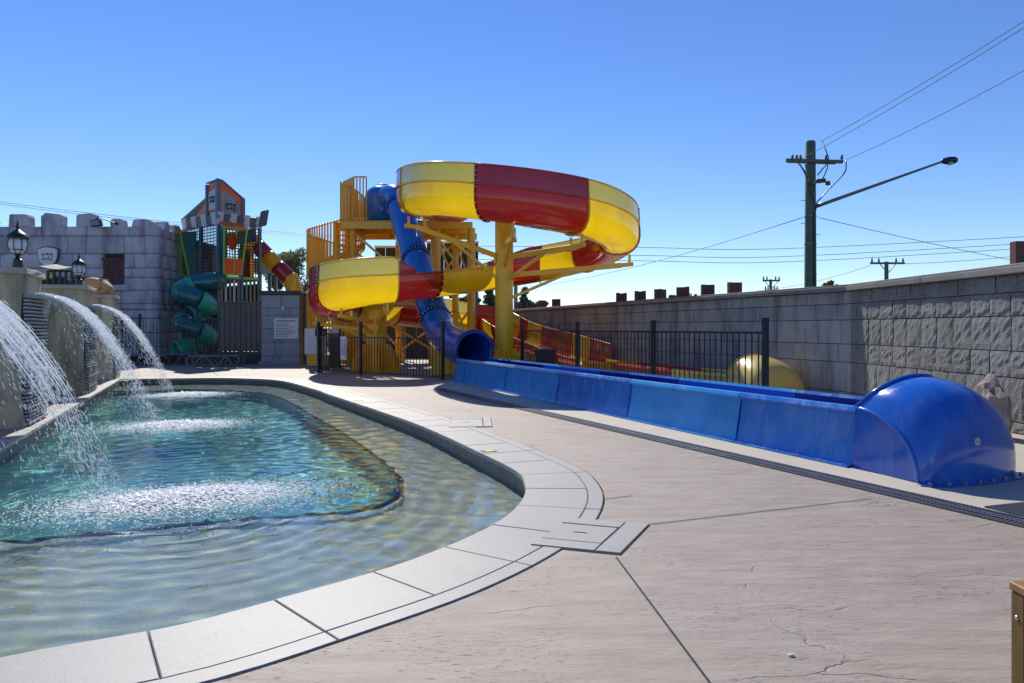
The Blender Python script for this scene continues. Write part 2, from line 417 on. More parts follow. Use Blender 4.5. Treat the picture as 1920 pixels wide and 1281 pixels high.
steel_o = paint('orange_steel', (.82, .42, .015), .4, .1, 1.5, dirt=.08)
bolt_m = paint('bolt', (.5, .5, .5), .3, .1, metal=.8)
black_m = paint('black_powdercoat', (.014, .018, .028), .35, .2, 4)
dark_m = paint('dark_panel', (.035, .038, .042), .5, .2, 3, dirt=.2)
fence_panel_m = paint('ribbed_panel', (.11, .105, .10), .5, .15, 2, dirt=.3)
white_m = paint('white_board', (.75, .75, .78), .4, .05)
ink_m = paint('black_ink', (.02, .02, .025), .5); red_ink = paint('red_ink', (.6, .05, .03), .5); blue_ink = paint('blue_ink', (.04, .12, .45), .5)
rust_m = make_block('rusty_timber', (.10, .045, .035), (.22, .10, .07), (.05, .025, .02), 14, .4, .85, .01)
pole_m = make_wood('pole_wood', (.055, .10, .075), (.12, .17, .13)); arm_wood = make_wood('arm_wood', (.10, .085, .07), (.2, .175, .15), 'x')
wire_m = paint('wire', (.03, .035, .05), .5); metal_m = paint('grey_metal', (.18, .19, .21), .4, .1, metal=.5)
teal_m = paint('teal_panel', (.03, .14, .15), .4); slate_m = paint('blue_grey_post', (.10, .17, .25), .4)
lime_m = paint('lime_frame', (.30, .52, .05), .4); orange_m = paint('orange_panel', (.75, .14, .03), .4)
grey_lt = paint('pale_grey_panel', (.55, .57, .63), .5); grey_dk = paint('dark_grey_panel', (.10, .11, .15), .5)
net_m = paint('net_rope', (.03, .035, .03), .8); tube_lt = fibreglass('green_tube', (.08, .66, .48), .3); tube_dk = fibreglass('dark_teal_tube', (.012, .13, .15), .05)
slatc = [paint('slat_'+n, c, .45) for n, c in (('pink', (.42, .18, .16)), ('green', (.10, .32, .12)), ('cream', (.55, .52, .42)), ('brown', (.26, .15, .10)), ('grey', (.2, .22, .24)))]
roof_teal = paint('pale_teal_roof', (.25, .42, .42), .3)
brown_m = make_wood('brown_shutter', (.07, .022, .022), (.12, .04, .038))
lion_m = make_block('golden_stone', (.42, .24, .08), (.66, .42, .16), (.16, .09, .04), 18, .5, .7, .02)
glass_m = make_glass('lantern_glass', (.75, .8, .88), .45); lant_m = paint('lantern_black', (.02, .022, .022), .35, .3, 8)
timber_m = make_wood('planter_timber', (.16, .085, .02), (.34, .19, .06)); timber_end = make_wood('planter_post', (.10, .05, .012), (.2, .11, .03))
bark_m = make_wood('bark', (.06, .045, .035), (.13, .1, .08))
leafs = [make_foliage('olive_leaf', (.12, .135, .05), (.26, .26, .13)), make_foliage('dark_leaf', (.07, .09, .04), (.16, .19, .085)), make_foliage('conifer_leaf', (.10, .14, .09), (.2, .25, .16)), make_foliage('yellow_leaf', (.10, .11, .03), (.22, .21, .07))]
grass_m = paint('far_grass', (.08, .10, .04), .9, .3, .3)
lounge_m = paint('grey_resin', (.17, .18, .2), .3, .15, 5, coat=.3)
rock_m = make_block('rock', (.24, .19, .16), (.38, .31, .27), (.12, .10, .09), 9, .5)

# ------------------------------------------------------------------ ground, deck, pool
def fill(loops, z, name, mat):
    lps = []
    for k, lp in enumerate(loops):
        q = []
        for p in lp:
            p = Vector((p[0], p[1], 0))
            if not q or (p-q[-1]).length > 1e-3: q.append(p)
        if (q[0]-q[-1]).length < 1e-3: q.pop()
        area = sum(q[i-1].x*q[i].y-q[i].x*q[i-1].y for i in range(len(q)))
        if (area > 0) != (k == 0): q.reverse()
        lps.append(q)
    tris = geometry.tessellate_polygon(lps); flat = [p for q in lps for p in q]
    fs = []
    for t in tris:
        a, b, c = (flat[i] for i in t)
        fs.append(tuple(t) if (b-a).cross(c-a).z > 0 else tuple(reversed(t)))
    me = bpy.data.meshes.new(name); me.from_pydata([(p.x, p.y, z) for p in flat], [], fs); me.materials.append(mat); me.update()
    return link(name, me)

kind(fill([[(-3000, -1500), (3000, -1500), (3000, 4500), (-3000, 4500)], [(-34, -9), (7.4, -9), (7.4, 46), (-34, 46)]], -.04, 'terrain', grass_m))

LD = Vector((-.391, .920)); LN = Vector((.920, .391))           # pool's straight left edge: direction and inward normal
def LX(d): return -2.42-.425*d
inner_px = [(0, 1239), (325, 1179), (553, 1119), (743, 1064), (874, 1013), (952, 971), (987, 933), (988, 905), (968, 881), (888, 842), (795, 800),
            (701, 767), (616, 739), (594, 731), (528, 714), (462, 710), (397, 709), (309, 710), (228, 711)]
curve = [Vector((-3.35, 2.2))]+[G(*p).to_2d() for p in inner_px]
raw = [Vector(p) for p in catmull(curve, 10)]
# resample by arc length
def resample(pts, step):
    out = [pts[0].copy()]; acc = 0.0
    for i in range(1, len(pts)):
        a, b = pts[i-1], pts[i]; L = (b-a).length; t = 0.0
        while acc+(L-t) >= step:
            t += step-acc; out.append(a.lerp(b, t/L)); acc = 0.0
        acc += L-t
    return out
IN = resample(raw, .05)
def normal_at(pts, i, w=3):
    t = (pts[min(i+w, len(pts)-1)]-pts[max(i-w, 0)]).normalized(); return Vector((t.y, -t.x))
NRM = [normal_at(IN, i, 7) for i in range(len(IN))]
nearL, farL = Vector((LX(2.2), 2.2)), IN[-1].copy()
OUT = [p+n*.645 for p, n in zip(IN, NRM)]
LC = .20                                                         # left coping width
left_out = [Vector((LX(d)-LN.x*LC, d-LN.y*LC)) for d in (19.6, 10, 2.0)]
hole = OUT[::4]+[farL+Vector((-.5, .55))]+left_out
kind(fill([[(-34, -9), (7.4, -9), (7.4, 46), (-34, 46)], hole], 0.0, 'pool_deck', deck_m))
kind(fill([[p+n*.66 for p, n in zip(IN[::4], NRM[::4])]+[farL+Vector((-.55, .6))]+[q-LN*.02 for q in left_out],
           IN[::4]+[Vector((LX(d), d)) for d in (19.6, 10, 2.2)]], -.03, 'coping_bed', grout_m))

coping = kind(empty('pool_coping', (IN[40].x, IN[40].y, 0), 'pale granite coping stones round the curved pool edge', 'coping'))
del coping['category'], coping['label']
step = 12
def stone(i0, i1, o0, o1, z, mat, name, over=0.0, drop=.045):
    ids = list(range(i0, i1+1, 3));
    if ids[-1] != i1: ids.append(i1)
    mb = MB(); top_i, top_o = [], []
    for k in ids:
        t = Vector((-NRM[k].y, NRM[k].x)); s = (.0028 if k == i0 else 0)-(.0028 if k == i1 else 0)
        top_i.append(IN[k]+NRM[k]*o0+t*s); top_o.append(IN[k]+NRM[k]*o1+t*s)
    n = len(ids)
    vs_ = [(p.x, p.y, z) for p in top_i]+[(p.x, p.y, z) for p in top_o]+[(p.x, p.y, z-drop) for p in top_i]+[(p.x, p.y, z-drop) for p in top_o]
    fs = []
    for k in range(n-1):
        fs += [(k, n+k, n+k+1, k+1), (k, k+1, 2*n+k+1, 2*n+k), (n+k+1, n+k, 3*n+k, 3*n+k+1)]
    fs += [(n, 0, 2*n, 3*n), (n-1, 2*n-1, 4*n-1, 3*n-1)]
    mb.add(vs_, fs); return mb.build(name, mat, coping, bevel=.005)
i = 4
while i+step < len(IN):
    stone(i, i+step, -.025, .505, .006+random.uniform(-.0015, .0015), coping_m, 'coping_stone')
    i += step
i = 4
while i+step*2 < len(IN):
    stone(i, i+step*2, .510, .632, .006+random.uniform(-.001, .001), strip_m, 'edge_strip'); i += step*2
d = 2.1
while d < 19.2:
    a = Vector((LX(d), d)); b = Vector((LX(d+.55), d+.55)); g = (b-a).normalized()*.004
    mb = MB(); c = (a+b)/2-LN*(LC/2-.01)
    u = (b-a)/2-g
    mb.frame_box((c.x, c.y, -.018), (u.x, u.y, 0), (LN.x*(LC/2), LN.y*(LC/2), 0), (0, 0, .024))
    mb.build('coping_stone', coping_m, coping, bevel=.005); d += .55
# pool shell
IN2 = IN[::4]+[farL]
wall_loop = IN2+[Vector((LX(d), d)) for d in (16, 12, 8, 5, 2.2)]
mb = MB(); n = len(wall_loop)
for i in range(n):
    a, b = wall_loop[i], wall_loop[(i+1) % n]
    mb.poly([(a.x, a.y, -.038), (b.x, b.y, -.038), (b.x, b.y, -1.5), (a.x, a.y, -1.5)])
kind(mb.build('pool_wall', mosaic_m))
ZS = -.40
def GW(px, py, z, zw=-.145):                                     # floor point seen through the refracting water
    q = G(px, py, zw); d_ = (q-Vector((0, 0, H))).normalized(); c_ = -d_.z; e = 1/1.33
    t = d_*e+Vector((0, 0, 1))*(e*c_-math.sqrt(1-e*e*(1-c_*c_))); return q+t*((z-zw)/t.z)
deep_px = [(0, 1016), (111, 1007), (262, 994), (436, 975), (635, 963), (701, 952), (738, 937), (751, 917), (743, 891), (701, 853), (644, 814), (588, 781), (548, 758), (506, 740), (440, 733), (353, 730), (285, 732)]
deep = [Vector((LX(5.7)+.04, 5.72))]+[GW(p[0], p[1], ZS).to_2d() for p in deep_px]
deep = [Vector(p) for p in catmull(deep, 6)]
e_d = deep[-1].y-.1
deep_loop = deep+[Vector((LX(d)+.05, d)) for d in (e_d, 15, 10, 7)]
kind(fill([wall_loop, deep_loop], ZS, 'pool_shelf', shelf_m))
kind(fill([[p*1.0 for p in deep_loop]], -1.35, 'pool_floor', deep_m))
mb = MB(); n = len(deep_loop)
for i in range(n):
    a, b = deep_loop[i], deep_loop[(i+1) % n]
    mb.poly([(a.x, a.y, ZS), (a.x, a.y, -1.35), (b.x, b.y, -1.35), (b.x, b.y, ZS)])
kind(mb.build('pool_step', deep_m))
mb = MB(); mb.tube([(p.x, p.y, ZS+.004) for p in resample(deep, .12)], .035, 6); kind(mb.build('step_edge_tile', edge_m))
# the water surface: real ripples running out from the splashes plus a random chop
gx_, gy_ = np.meshgrid(np.arange(-11.6, .7, .036), np.arange(2.0, 20.6, .036)); hz_ = np.zeros_like(gx_)
wr = np.random.default_rng(21)
for k in range(46):
    lam = .12*(.5/.12)**wr.random(); th = wr.normal(1.35, 1.0); ph = wr.uniform(0, 2*PI); kx, ky = math.cos(th)*2*PI/lam, math.sin(th)*2*PI/lam
    hz_ += lam*.0017*np.sin(kx*gx_+ky*gy_+ph+.6*np.sin(gx_*.9+k)+.5*np.sin(gy_*.7+2*k))
for (cx, cy, a_) in ((-3.0, 6.4, .0042), (-5.4, 11.35, .0026), (-7.6, 16.5, .0024)):
    rr_ = np.hypot(gx_-cx, gy_-cy); hz_ += a_*np.sin(rr_*2*PI/.20-1.2*np.sin(np.arctan2(gy_-cy, gx_-cx)*5))*np.exp(-rr_/2.8); hz_ += a_*.45*np.sin(rr_*2*PI/.13+2)*np.exp(-rr_/1.1)
calm_ = np.min([np.hypot(gx_-a, gy_-b) for a, b in ((-3.2, 6.5), (-5.4, 11.35), (-7.6, 16.5))], 0)
hz_ *= .85+.45*np.exp(-(calm_/2.1)**2)
ny_, nx_ = gx_.shape; vv = np.stack([gx_, gy_, hz_], -1).reshape(-1, 3); idx = np.arange(ny_*nx_).reshape(ny_, nx_)
ff = np.stack([idx[:-1, :-1], idx[:-1, 1:], idx[1:, 1:], idx[1:, :-1]], -1).reshape(-1, 4)
dl = np.array([(p.x, p.y) for p in deep_loop]); fc = vv[ff].mean(1)[:, :2]; ins = np.zeros(len(ff), bool)
for (x0_, y0_), (x1_, y1_) in zip(dl, np.roll(dl, -1, 0)):
    cr = (y0_ > fc[:, 1]) != (y1_ > fc[:, 1]); xs_ = (x1_-x0_)*(fc[:, 1]-y0_)/((y1_-y0_) if y1_ != y0_ else 1e-9)+x0_; ins ^= cr & (fc[:, 0] < xs_)
def water_part(name, sel, mat):
    f_ = ff[sel]; used, inv = np.unique(f_, return_inverse=True)
    me = bpy.data.meshes.new(name); me.from_pydata(vv[used].tolist(), [], inv.reshape(-1, 4).tolist()); me.materials.append(mat); me.polygons.foreach_set('use_smooth', [True]*len(me.polygons)); me.update()
    return kind(link(name, me, None, (0, 0, -.145)))
pw = water_part('pool_water', ins, water_m); water_part('shallow_water', ~ins, shallow_m)
try:                                                             # let the sun refract into real caustics on the pool floor
    sd.cycles.is_caustics_light = True; pw.cycles.is_caustics_caster = True
    bpy.data.objects['shallow_water'].cycles.is_caustics_caster = True
    for n_ in ('pool_floor', 'pool_step', 'pool_shelf', 'pool_wall'): bpy.data.objects[n_].cycles.is_caustics_receiver = True
except Exception: pass

# joints in the deck
def joint(pts, w=.010):
    mb = MB()
    for a, b in zip(pts[:-1], pts[1:]):
        t = (b-a).normalized(); n_ = Vector((-t.y, t.x, 0))*w/2
        mb.poly([a-n_, b-n_, b+n_, a+n_])
    o = mb.build('deck_joint', joint_m); kind(o)
for a, b in (((1208, 985), (1632, 936)), ((1155, 1045), (1345, 1300)), ((381, 688), (410, 705)), ((1120, 938), (1186, 930))):
    pa, pb = G(*a), G(*b); pa.z = pb.z = .004; joint([pa, pb])

# drainage channel and the smooth slab by the flume
UD = Vector((.428, -.904, 0)); UN = Vector((.904, .428, 0))
g0, g1 = Vector((-1.75, 16.3, 0)), Vector((4.02, 4.1, 0)); glen = (g1-g0).length
UD = (g1-g0).normalized(); UN = Vector((-UD.y, UD.x, 0))
W = .25
kind(fill([[ (g0+UN*(W+.0)).to_2d(), (g1+UN*W).to_2d(), (7.3, 4.1), (7.3, 12.0), (.9, 24.0), (-1.2, 20.5), (-2.1, 18.2)]], .004, 'flume_slab', apron_m))
mb = MB(); mb.poly([g0+Vector((0, 0, .0045)), g1+Vector((0, 0, .0045)), g1+UN*W+Vector((0, 0, .0045)), g0+UN*W+Vector((0, 0, .0045))])
kind(mb.build('drain_bed', joint_m))
grate = empty('drain_grate', (1.5, 9.5, 0), 'long grey slotted drain grate running along the blue run-out trough', 'drain grate')
mb = MB()
for off in (.008, W/2-.02, W/2+.02, W-.008):
    mb.bar(g0+UN*off+Vector((0, 0, .010)), g1+UN*off+Vector((0, 0, .010)), .016, .012)
mb.build('frame_rail', metal_m, grate)
mb = MB(); k = 0
while k*.032 < glen:
    q = g0+UD*(k*.032)+Vector((0, 0, .010)); mb.bar(q+UN*.016, q+UN*(W-.016), .012, .010); k += 1
kind(mb.build('grate_bars', metal_m, grate), 'stuff')
# cross grate at the right end
gx = empty('drain_grate', (4.1, 5.05, 0), 'short cross drain grate at the right end of the long one', 'drain grate')
mb = MB(); c0 = Vector((3.78, 5.28, .010)); cd = Vector((.95, .32, 0)).normalized(); cn = Vector((-cd.y, cd.x, 0))
for off in (0, .3): mb.bar(c0+cn*off, c0+cn*off+cd*2.5, .016, .012)
mb.build('frame_rail', metal_m, gx); mb = MB()
mb.poly([c0-Vector((0, 0, .004)), c0+cd*2.5-Vector((0, 0, .004)), c0+cd*2.5+cn*.3-Vector((0, 0, .004)), c0+cn*.3-Vector((0, 0, .004))]); mb.build('channel_bed', joint_m, gx)
mb = MB()
for k in range(70): q = c0+cd*(.02+k*.036); mb.bar(q+cn*.01, q+cn*.29, .014, .010)
kind(mb.build('grate_bars', metal_m, gx), 'stuff')

# skimmer lids
def skimmer(A, B, Cc, D, lab, ex=.16):
    A, B, Cc, D = [Vector((p.x, p.y, 0)) for p in (A, B, Cc, D)]
    cen = (A+B+Cc+D)/4; s = empty('skimmer_lid', cen, lab, 'pool lid')
    ux, uy = (B-A).normalized(), (A-D).normalized()
    lx, ly = (B-A).length/2, (A-D).length/2
    up = Vector((0, 0, 1))
    # surround stones: right, front, back
    mb = MB(); mb.frame_box(cen+ux*(lx+ex/2+.006)+up*-.012, ux*ex/2, uy*(ly+.16), up*.025); mb.build('surround_stone', strip_m, s, bevel=.004)
    for sg in (-1, 1):
        mb = MB(); mb.frame_box(cen+uy*sg*(ly+.083)+up*-.012, ux*lx, uy*.077, up*.025); mb.build('surround_stone', strip_m, s, bevel=.004)
    mb = MB(); mb.frame_box(cen+up*-.012, ux*(lx-.006), uy*(ly-.006), up*.023); lid = mb.build('lid', coping_m, s, bevel=.004)
    mb = MB(); mb.frame_box(cen+up*.0125, ux*.045, uy*.006, up*.0012); mb.build('finger_slot', joint_m, lid)
    mb = MB(); mb.frame_box(cen+ux*(ex/2)+up*-.002, ux*(lx+ex/2+.014), uy*(ly+.174), up*.0055); mb.build('lid_joint', joint_m, s)
skimmer(G(1054, 982), G(1162, 991.6), G(1124.6, 1026), G(1014, 1010), 'square granite skimmer lid set in the nearest bend of the coping')
skimmer(G(845, 788), G(905, 787), G(905, 797), G(842, 800), 'smaller skimmer lid in the coping midway along the far pool side', .12)
# depth marker plates on the coping and a pebble
for px, py, lab in ((916, 847, 'yellow depth marker tile on the coping beside the nearer bend'), (672, 752, 'faint yellow depth marker tile on the far part of the coping')):
    p = G(px, py); t = empty('depth_marker', p, lab, 'marker tile', 'depth marker tiles on the coping')
    mb = MB(); mb.rbox((p.x, p.y, .007), (.17, .13, .004), .35); mb.build('plate', dark_m, t)
    mb = MB(); mb.rbox((p.x+.01, p.y, .011), (.10, .10, .002), .35); mb.build('symbol', paint('marker_yellow', (.75, .55, .05), .5), t)
bm = bmesh.new(); bmesh.ops.create_icosphere(bm, subdivisions=2, radius=.010)
for v in bm.verts: v.co = Vector((v.co.x*1.5, v.co.y*.8, v.co.z*.6))*random.uniform(.85, 1.15)
me = bpy.data.meshes.new('pebble'); bm.to_mesh(me); bm.free(); me.materials.append(white_m)
p = G(1484, 1231); tag(link('pebble', me, None, (p.x, p.y, .006)), 'tiny white pebble lying on the stamped concrete', 'pebble')

# ------------------------------------------------------------------ right boundary wall (two stretches)
KINK = Vector((6.59, 13.8)); UL = Vector((-.335, .942)); WN = Vector((-.942, -.335))
courses = [(0, .163), (.163, .744), (.744, 1.098), (1.098, 1.566), (1.566, 1.88), (1.88, 2.12)]
def wall_blocks(root, p0, dirv, nrm, length, width, mat, rough):
    cache = {}
    for ci, (z0, z1) in enumerate(courses):
        s = -(random.uniform(0, .9) if ci % 2 else .45)*width
        while s < length:
            s0, s1 = max(s, 0), min(s+width, length); s += width
            if s1-s0 < .05: continue
            w, h = s1-s0-.012, z1-z0-.012
            key = (ci, round(w, 2), random.randrange(4) if rough else 0)
            if key not in cache:
                mb = MB()
                if rough:
                    nx, nz = 6, 6; r = np.random.default_rng(hash(key) % 999)
                    rows = []
                    for a in range(nz+1):
                        row = []
                        for b in range(nx+1):
                            edge = a in (0, nz) or b in (0, nx)
                            row.append((-w/2+w*b/nx, -.05-(r.uniform(.0, .012) if edge else r.uniform(.008, .022)), h*a/nz))
                        rows.append(row)
                    mb.grid(rows)
                    mb.add([(-w/2, -.05, 0), (w/2, -.05, 0), (w/2, -.05, h), (-w/2, -.05, h), (-w/2, .03, 0), (w/2, .03, 0), (w/2, .03, h), (-w/2, .03, h)],
                           [(3, 2, 6, 7), (0, 3, 7, 4), (2, 1, 5, 6), (1, 0, 4, 5)])
                else:
                    e = .008
                    f = [(-w/2+e, -.05, e), (w/2-e, -.05, e), (w/2-e, -.05, h-e), (-w/2+e, -.05, h-e)]
                    k = [(-w/2, -.042, 0), (w/2, -.042, 0), (w/2, -.042, h), (-w/2, -.042, h)]; b = [(-w/2, .03, 0), (w/2, .03, 0), (w/2, .03, h), (-w/2, .03, h)]
                    mb.add(f+k+b, [(0, 1, 2, 3), (4, 5, 1, 0), (5, 6, 2, 1), (6, 7, 3, 2), (7, 4, 0, 3), (8, 9, 5, 4), (9, 10, 6, 5), (10, 11, 7, 6), (11, 8, 4, 7)])
                me, _ = mb.data('block', mat, False, (0, 0, 0)); cache[key] = me
            q = p0+dirv*((s0+s1)/2)
            o = link('block', cache[key], root, Vector((q.x+nrm.x*random.uniform(-.004, .004), q.y, z0+.006))-WL[root])
            o.rotation_euler = (0, 0, math.atan2(nrm.x, -nrm.y))
def boundary_wall(p0, dirv, nrm, length, width, mat, rough, lab, far_plain=None):
    root = empty('boundary_wall', (p0.x, p0.y, 0), lab, 'wall', 'boundary wall stretches')
    mb = MB(); c = p0+dirv*length/2-nrm*.10
    mb.frame_box((c.x, c.y, 1.06), (dirv*length/2).to_3d(), (nrm*.13).to_3d()*-1, (0, 0, 1.06)); mb.build('core', mortar_m, root)
    wall_blocks(root, p0, dirv, nrm, length, width, mat, rough)
    s = 0
    while s < length:
        L = min(2.4, length-s); c = p0+dirv*(s+L/2)-nrm*.08; mb = MB()
        mb.frame_box((c.x, c.y, 2.17), (dirv*(L/2-.004)).to_3d(), (nrm*.25).to_3d(), (0, 0, .045)); mb.frame_box((c.x, c.y, 2.235), (dirv*(L/2-.004)).to_3d(), (nrm*.2).to_3d(), (0, 0, .018))
        mb.build('cap_stone', cap_m, root, bevel=.008); s += 2.4
    return root
boundary_wall(KINK, UL, WN, 19.5, .62, smooth_block_m, False, 'grey boundary wall of smooth blocks receding behind the fence and yellow trough')
boundary_wall(KINK+Vector((.004, -.02)), Vector((.03, -1)).normalized(), Vector((-1, -.03)).normalized(), 7.4, .40, rough_block_m, True, 'grey split-face block wall at the right edge beyond the blue dome')
mb = MB(); mb.box(6.76, 7.1, -9, 6.35, 0, 2.2); o = mb.build('boundary_wall', rough_block_m); tag(o, 'plain continuation of the split-face wall beside the camera', 'wall', 'boundary wall stretches')
# rusty merlons on the wall
mer_px = [(967, 0), (988, 0), (1010, 0), (1036, 0), (1157, 1), (1192, 1), (1229, 1), (1271, 1), (1317, 1), (1367, 1)]
names_m = ['leftmost rusty timber block on the far end of the boundary wall', 'second rusty block on the far wall end, right of the leftmost', 'third rusty block on the far wall end, before the last of four', 'last rusty block of the far group of four on the wall',
           'lowest rusty block, first of the six in the middle of the wall', 'second of the six rusty blocks in the middle of the wall', 'third of the six rusty blocks in the middle of the wall', 'fourth of the six rusty blocks, left of the bushes', 'fifth of the six rusty blocks, beside the bush top', 'tallest of the six rusty blocks, rightmost of the middle group']
def merlon(x, y, w, z0, h, lab):
    t = empty('rusty_merlon', (x, y, z0), lab, 'timber block', 'rusty blocks along the top of the boundary wall')
    for k in range(3):
        mb = MB(); mb.box(x-w/2+k*w/3+.002, x-w/2+(k+1)*w/3-.002, y-.06, y+.06, z0, z0+h+random.uniform(-.012, .012)); mb.build('plank', rust_m, t, bevel=.004)
for (px, gp), lab in zip(mer_px, names_m):
    a = (px-960)/F; t = (a*KINK.y-KINK.x)/(UL.x-a*UL.y); q = KINK+UL*t-WN*.10
    merlon(q.x+.05, q.y, .34, 2.253, .28 if gp else .30, lab)
merlon(6.72+.18, 9.55, .42, 2.253, .30, 'large rusty timber block on the split-face wall at the right edge')

# ------------------------------------------------------------------ fountain pillars and jets
def fountain(d0, d1, ztop, depth, lab, spout=True):
    a, b = Vector((LX(d0), d0))-LN*LC, Vector((LX(d1), d1))-LN*LC
    ax = (b-a).normalized(); root = empty('fountain_pillar', ((a.x+b.x)/2-LN.x*depth/2, (a.y+b.y)/2-LN.y*depth/2, 0), lab, 'fountain', 'stone fountain pillars along the pool')
    L = (b-a).length; cen = (a+b)/2-LN*depth/2
    rows = []; nz = 14
    ring0 = [a+ax*0, b, b-LN*depth, a-LN*depth]
    mb = MB(); sub = 6
    for k in range(nz+1):
        z = (ztop-.09)*k/nz; row = []
        for s in range(4):
            p, q = ring0[s], ring0[(s+1) % 4]
            for j in range(sub):
                pt = p.lerp(q, j/sub); off = (pt-cen).normalized()*rng.normal(0, .008)
                bulge = (pt-cen).normalized()*(.05*math.exp(-z/.25))
                row.append((pt.x+off.x+bulge.x, pt.y+off.y+bulge.y, z))
        row.append(row[0]); rows.append(row)
    mb.grid(rows); mb.build('body', pillar_m, root, auto=50)
    mb = MB(); m_ = .07; top = [(a-ax*m_+LN*m_), (b+ax*m_+LN*m_), (b+ax*m_-LN*(depth+m_)), (a-ax*m_-LN*(depth+m_))]
    jit = lambda p, z: (p.x+random.uniform(-.015, .015), p.y+random.uniform(-.015, .015), z)
    outl = []
    for s in range(4):
        for j in range(4): outl.append(top[s].lerp(top[(s+1) % 4], j/4))
    lo = [jit(p, ztop-.09) for p in outl]; hi = [jit(p, ztop+random.uniform(-.008, .008)) for p in outl]; n = len(outl)
    mb.add(lo+hi, [tuple(range(n, 2*n)), tuple(reversed(range(n)))]+[(i, (i+1) % n, n+(i+1) % n, n+i) for i in range(n)])
    mb.build('cap', pillar_cap_m, root, bevel=.012)
    zs = 1.83
    pc = (a+b)/2+LN*.012; mb = MB()
    mb.frame_box((pc.x, pc.y, zs/2), (ax*(L/2-.04)).to_3d(), (LN*.02).to_3d(), (0, 0, zs/2-.01)); mb.build('spout_back', slat_dark_m, root)
    me = None
    for k in range(34):
        z = .05+k*(zs-.08)/33
        if me is None:
            mbs = MB(); mbs.frame_box((0, 0, 0), (ax*(L/2-.03)).to_3d(), (LN*.035).to_3d(), (0, 0, .016)); me, _ = mbs.data('slate_slat', slat_m, False, (0, 0, 0))
        off = LN*(.035+random.uniform(0, .02)); link('slate_slat', me, root, Vector((pc.x+off.x, pc.y+off.y, z))-WL[root])
    mb = MB(); pl = pc+LN*.09; mb.frame_box((pl.x, pl.y, zs+.03), (ax*(L/2-.06)).to_3d(), (LN*.09).to_3d(), (0, 0, .025)); mb.build('spout_lip', slat_m, root)
    return a, b, root
def jet(d0, d1, n, lab, seed, reach=1.36):
    r = np.random.default_rng(seed); a, b = Vector((LX(d0), d0))-LN*LC, Vector((LX(d1), d1))-LN*LC
    root = empty('water_jet', ((a.x+b.x)/2+LN.x, (a.y+b.y)/2+LN.y, -.14), lab, 'water jet', 'water jets pouring from the fountain pillars')
    mb = MB(); ztop = 1.90
    def octa(p, dirv, l, w):
        dirv = dirv/np.linalg.norm(dirv); u = np.cross(dirv, (.3, .2, 1)); u /= np.linalg.norm(u); w_ = np.cross(dirv, u)
        mb.add([p+dirv*l, p-dirv*l*.8, p+u*w, p-u*w, p+w_*w, p-w_*w], [(0, 2, 4), (0, 4, 3), (0, 3, 5), (0, 5, 2), (1, 4, 2), (1, 3, 4), (1, 5, 3), (1, 2, 5)])
    v0 = (reach+.1)/.63
    for k in range(n):
        s = r.uniform(.08, .92); st = np.array([a.x+(b.x-a.x)*s+LN.x*.18, a.y+(b.y-a.y)*s+LN.y*.18, ztop+r.normal(0, .008)])
        tt = r.uniform(0, 1)**1.15*.655
        stray = r.random() < .13
        v = v0*(1.04-abs(r.normal(0, .10)) if not stray else 1-abs(r.normal(0, .35))); vy = r.normal(0, .03 if not stray else .12); vz = r.normal(.03, .05 if not stray else .15)
        vel = np.array([LN.x*v+LD.x*vy, LN.y*v+LD.y*vy, vz-9.8*tt])
        p = st+np.array([LN.x*v*tt+LD.x*vy*tt, LN.y*v*tt+LD.y*vy*tt, vz*tt-4.9*tt*tt])
        if stray: p[2] -= r.uniform(0, .25)*tt
        if p[2] < -.15: continue
        sz = r.uniform(.55, 1.25)*(.0037 if not stray else .0040)*(1.0 if d0 < 8 else 1.15 if d0 < 13 else 1.35)*(1.1-.55*tt/.65)
        octa(p, vel, sz*r.uniform(4.0, 14.0), sz)
    kind_o = mb.build('droplets', drop_m, root, smooth=False); kind(kind_o, 'stuff')
    # thin ropes of water where the sheet leaves the lip
    mb = MB()
    for k in range(80):
        s = .08+.84*(k+.5)/80+r.normal(0, .004); st = np.array([a.x+(b.x-a.x)*s+LN.x*.15, a.y+(b.y-a.y)*s+LN.y*.15, ztop])
        v = v0*(1+r.normal(0, .03)); T = r.uniform(.2, .5); vz = .04+r.normal(0, .03); pts = []
        for q in range(9):
            tt = T*q/8; pts.append(st+np.array([LN.x*v*tt, LN.y*v*tt, vz*tt-4.9*tt*tt])+r.normal(0, .003, 3))
        mb.tube(pts, [.009*(1-q/9.5)+.0015 for q in range(9)], 5)
    mb.build('water_ropes', drop_m, root, smooth=True)
PIL = [(5.0, 6.3), (10.15, 11.35), (15.25, 16.45), (19.7, 20.8)]
fl = ['nearest stone fountain pillar, just outside the left edge of the view', 'large stone fountain pillar with a lantern on its cap at the left edge', 'middle stone fountain pillar carrying the smaller-looking lantern', 'farthest stone fountain pillar at the corner of the pool']
for (a_, b_), lab in zip(PIL, fl): fountain(a_, b_, 2.26 if a_ < 12 else 2.32, 2.2, lab)
jl = ['nearest water jet pouring in from the left edge', 'water jet pouring from the lantern pillar at left', 'farthest and smallest-looking water jet, beside the black fence']
for (a_, b_), lab, nn, sd_ in zip(PIL, jl, (5600, 5200, 3600), (1, 2, 3)): jet(a_, b_, nn, lab, sd_)
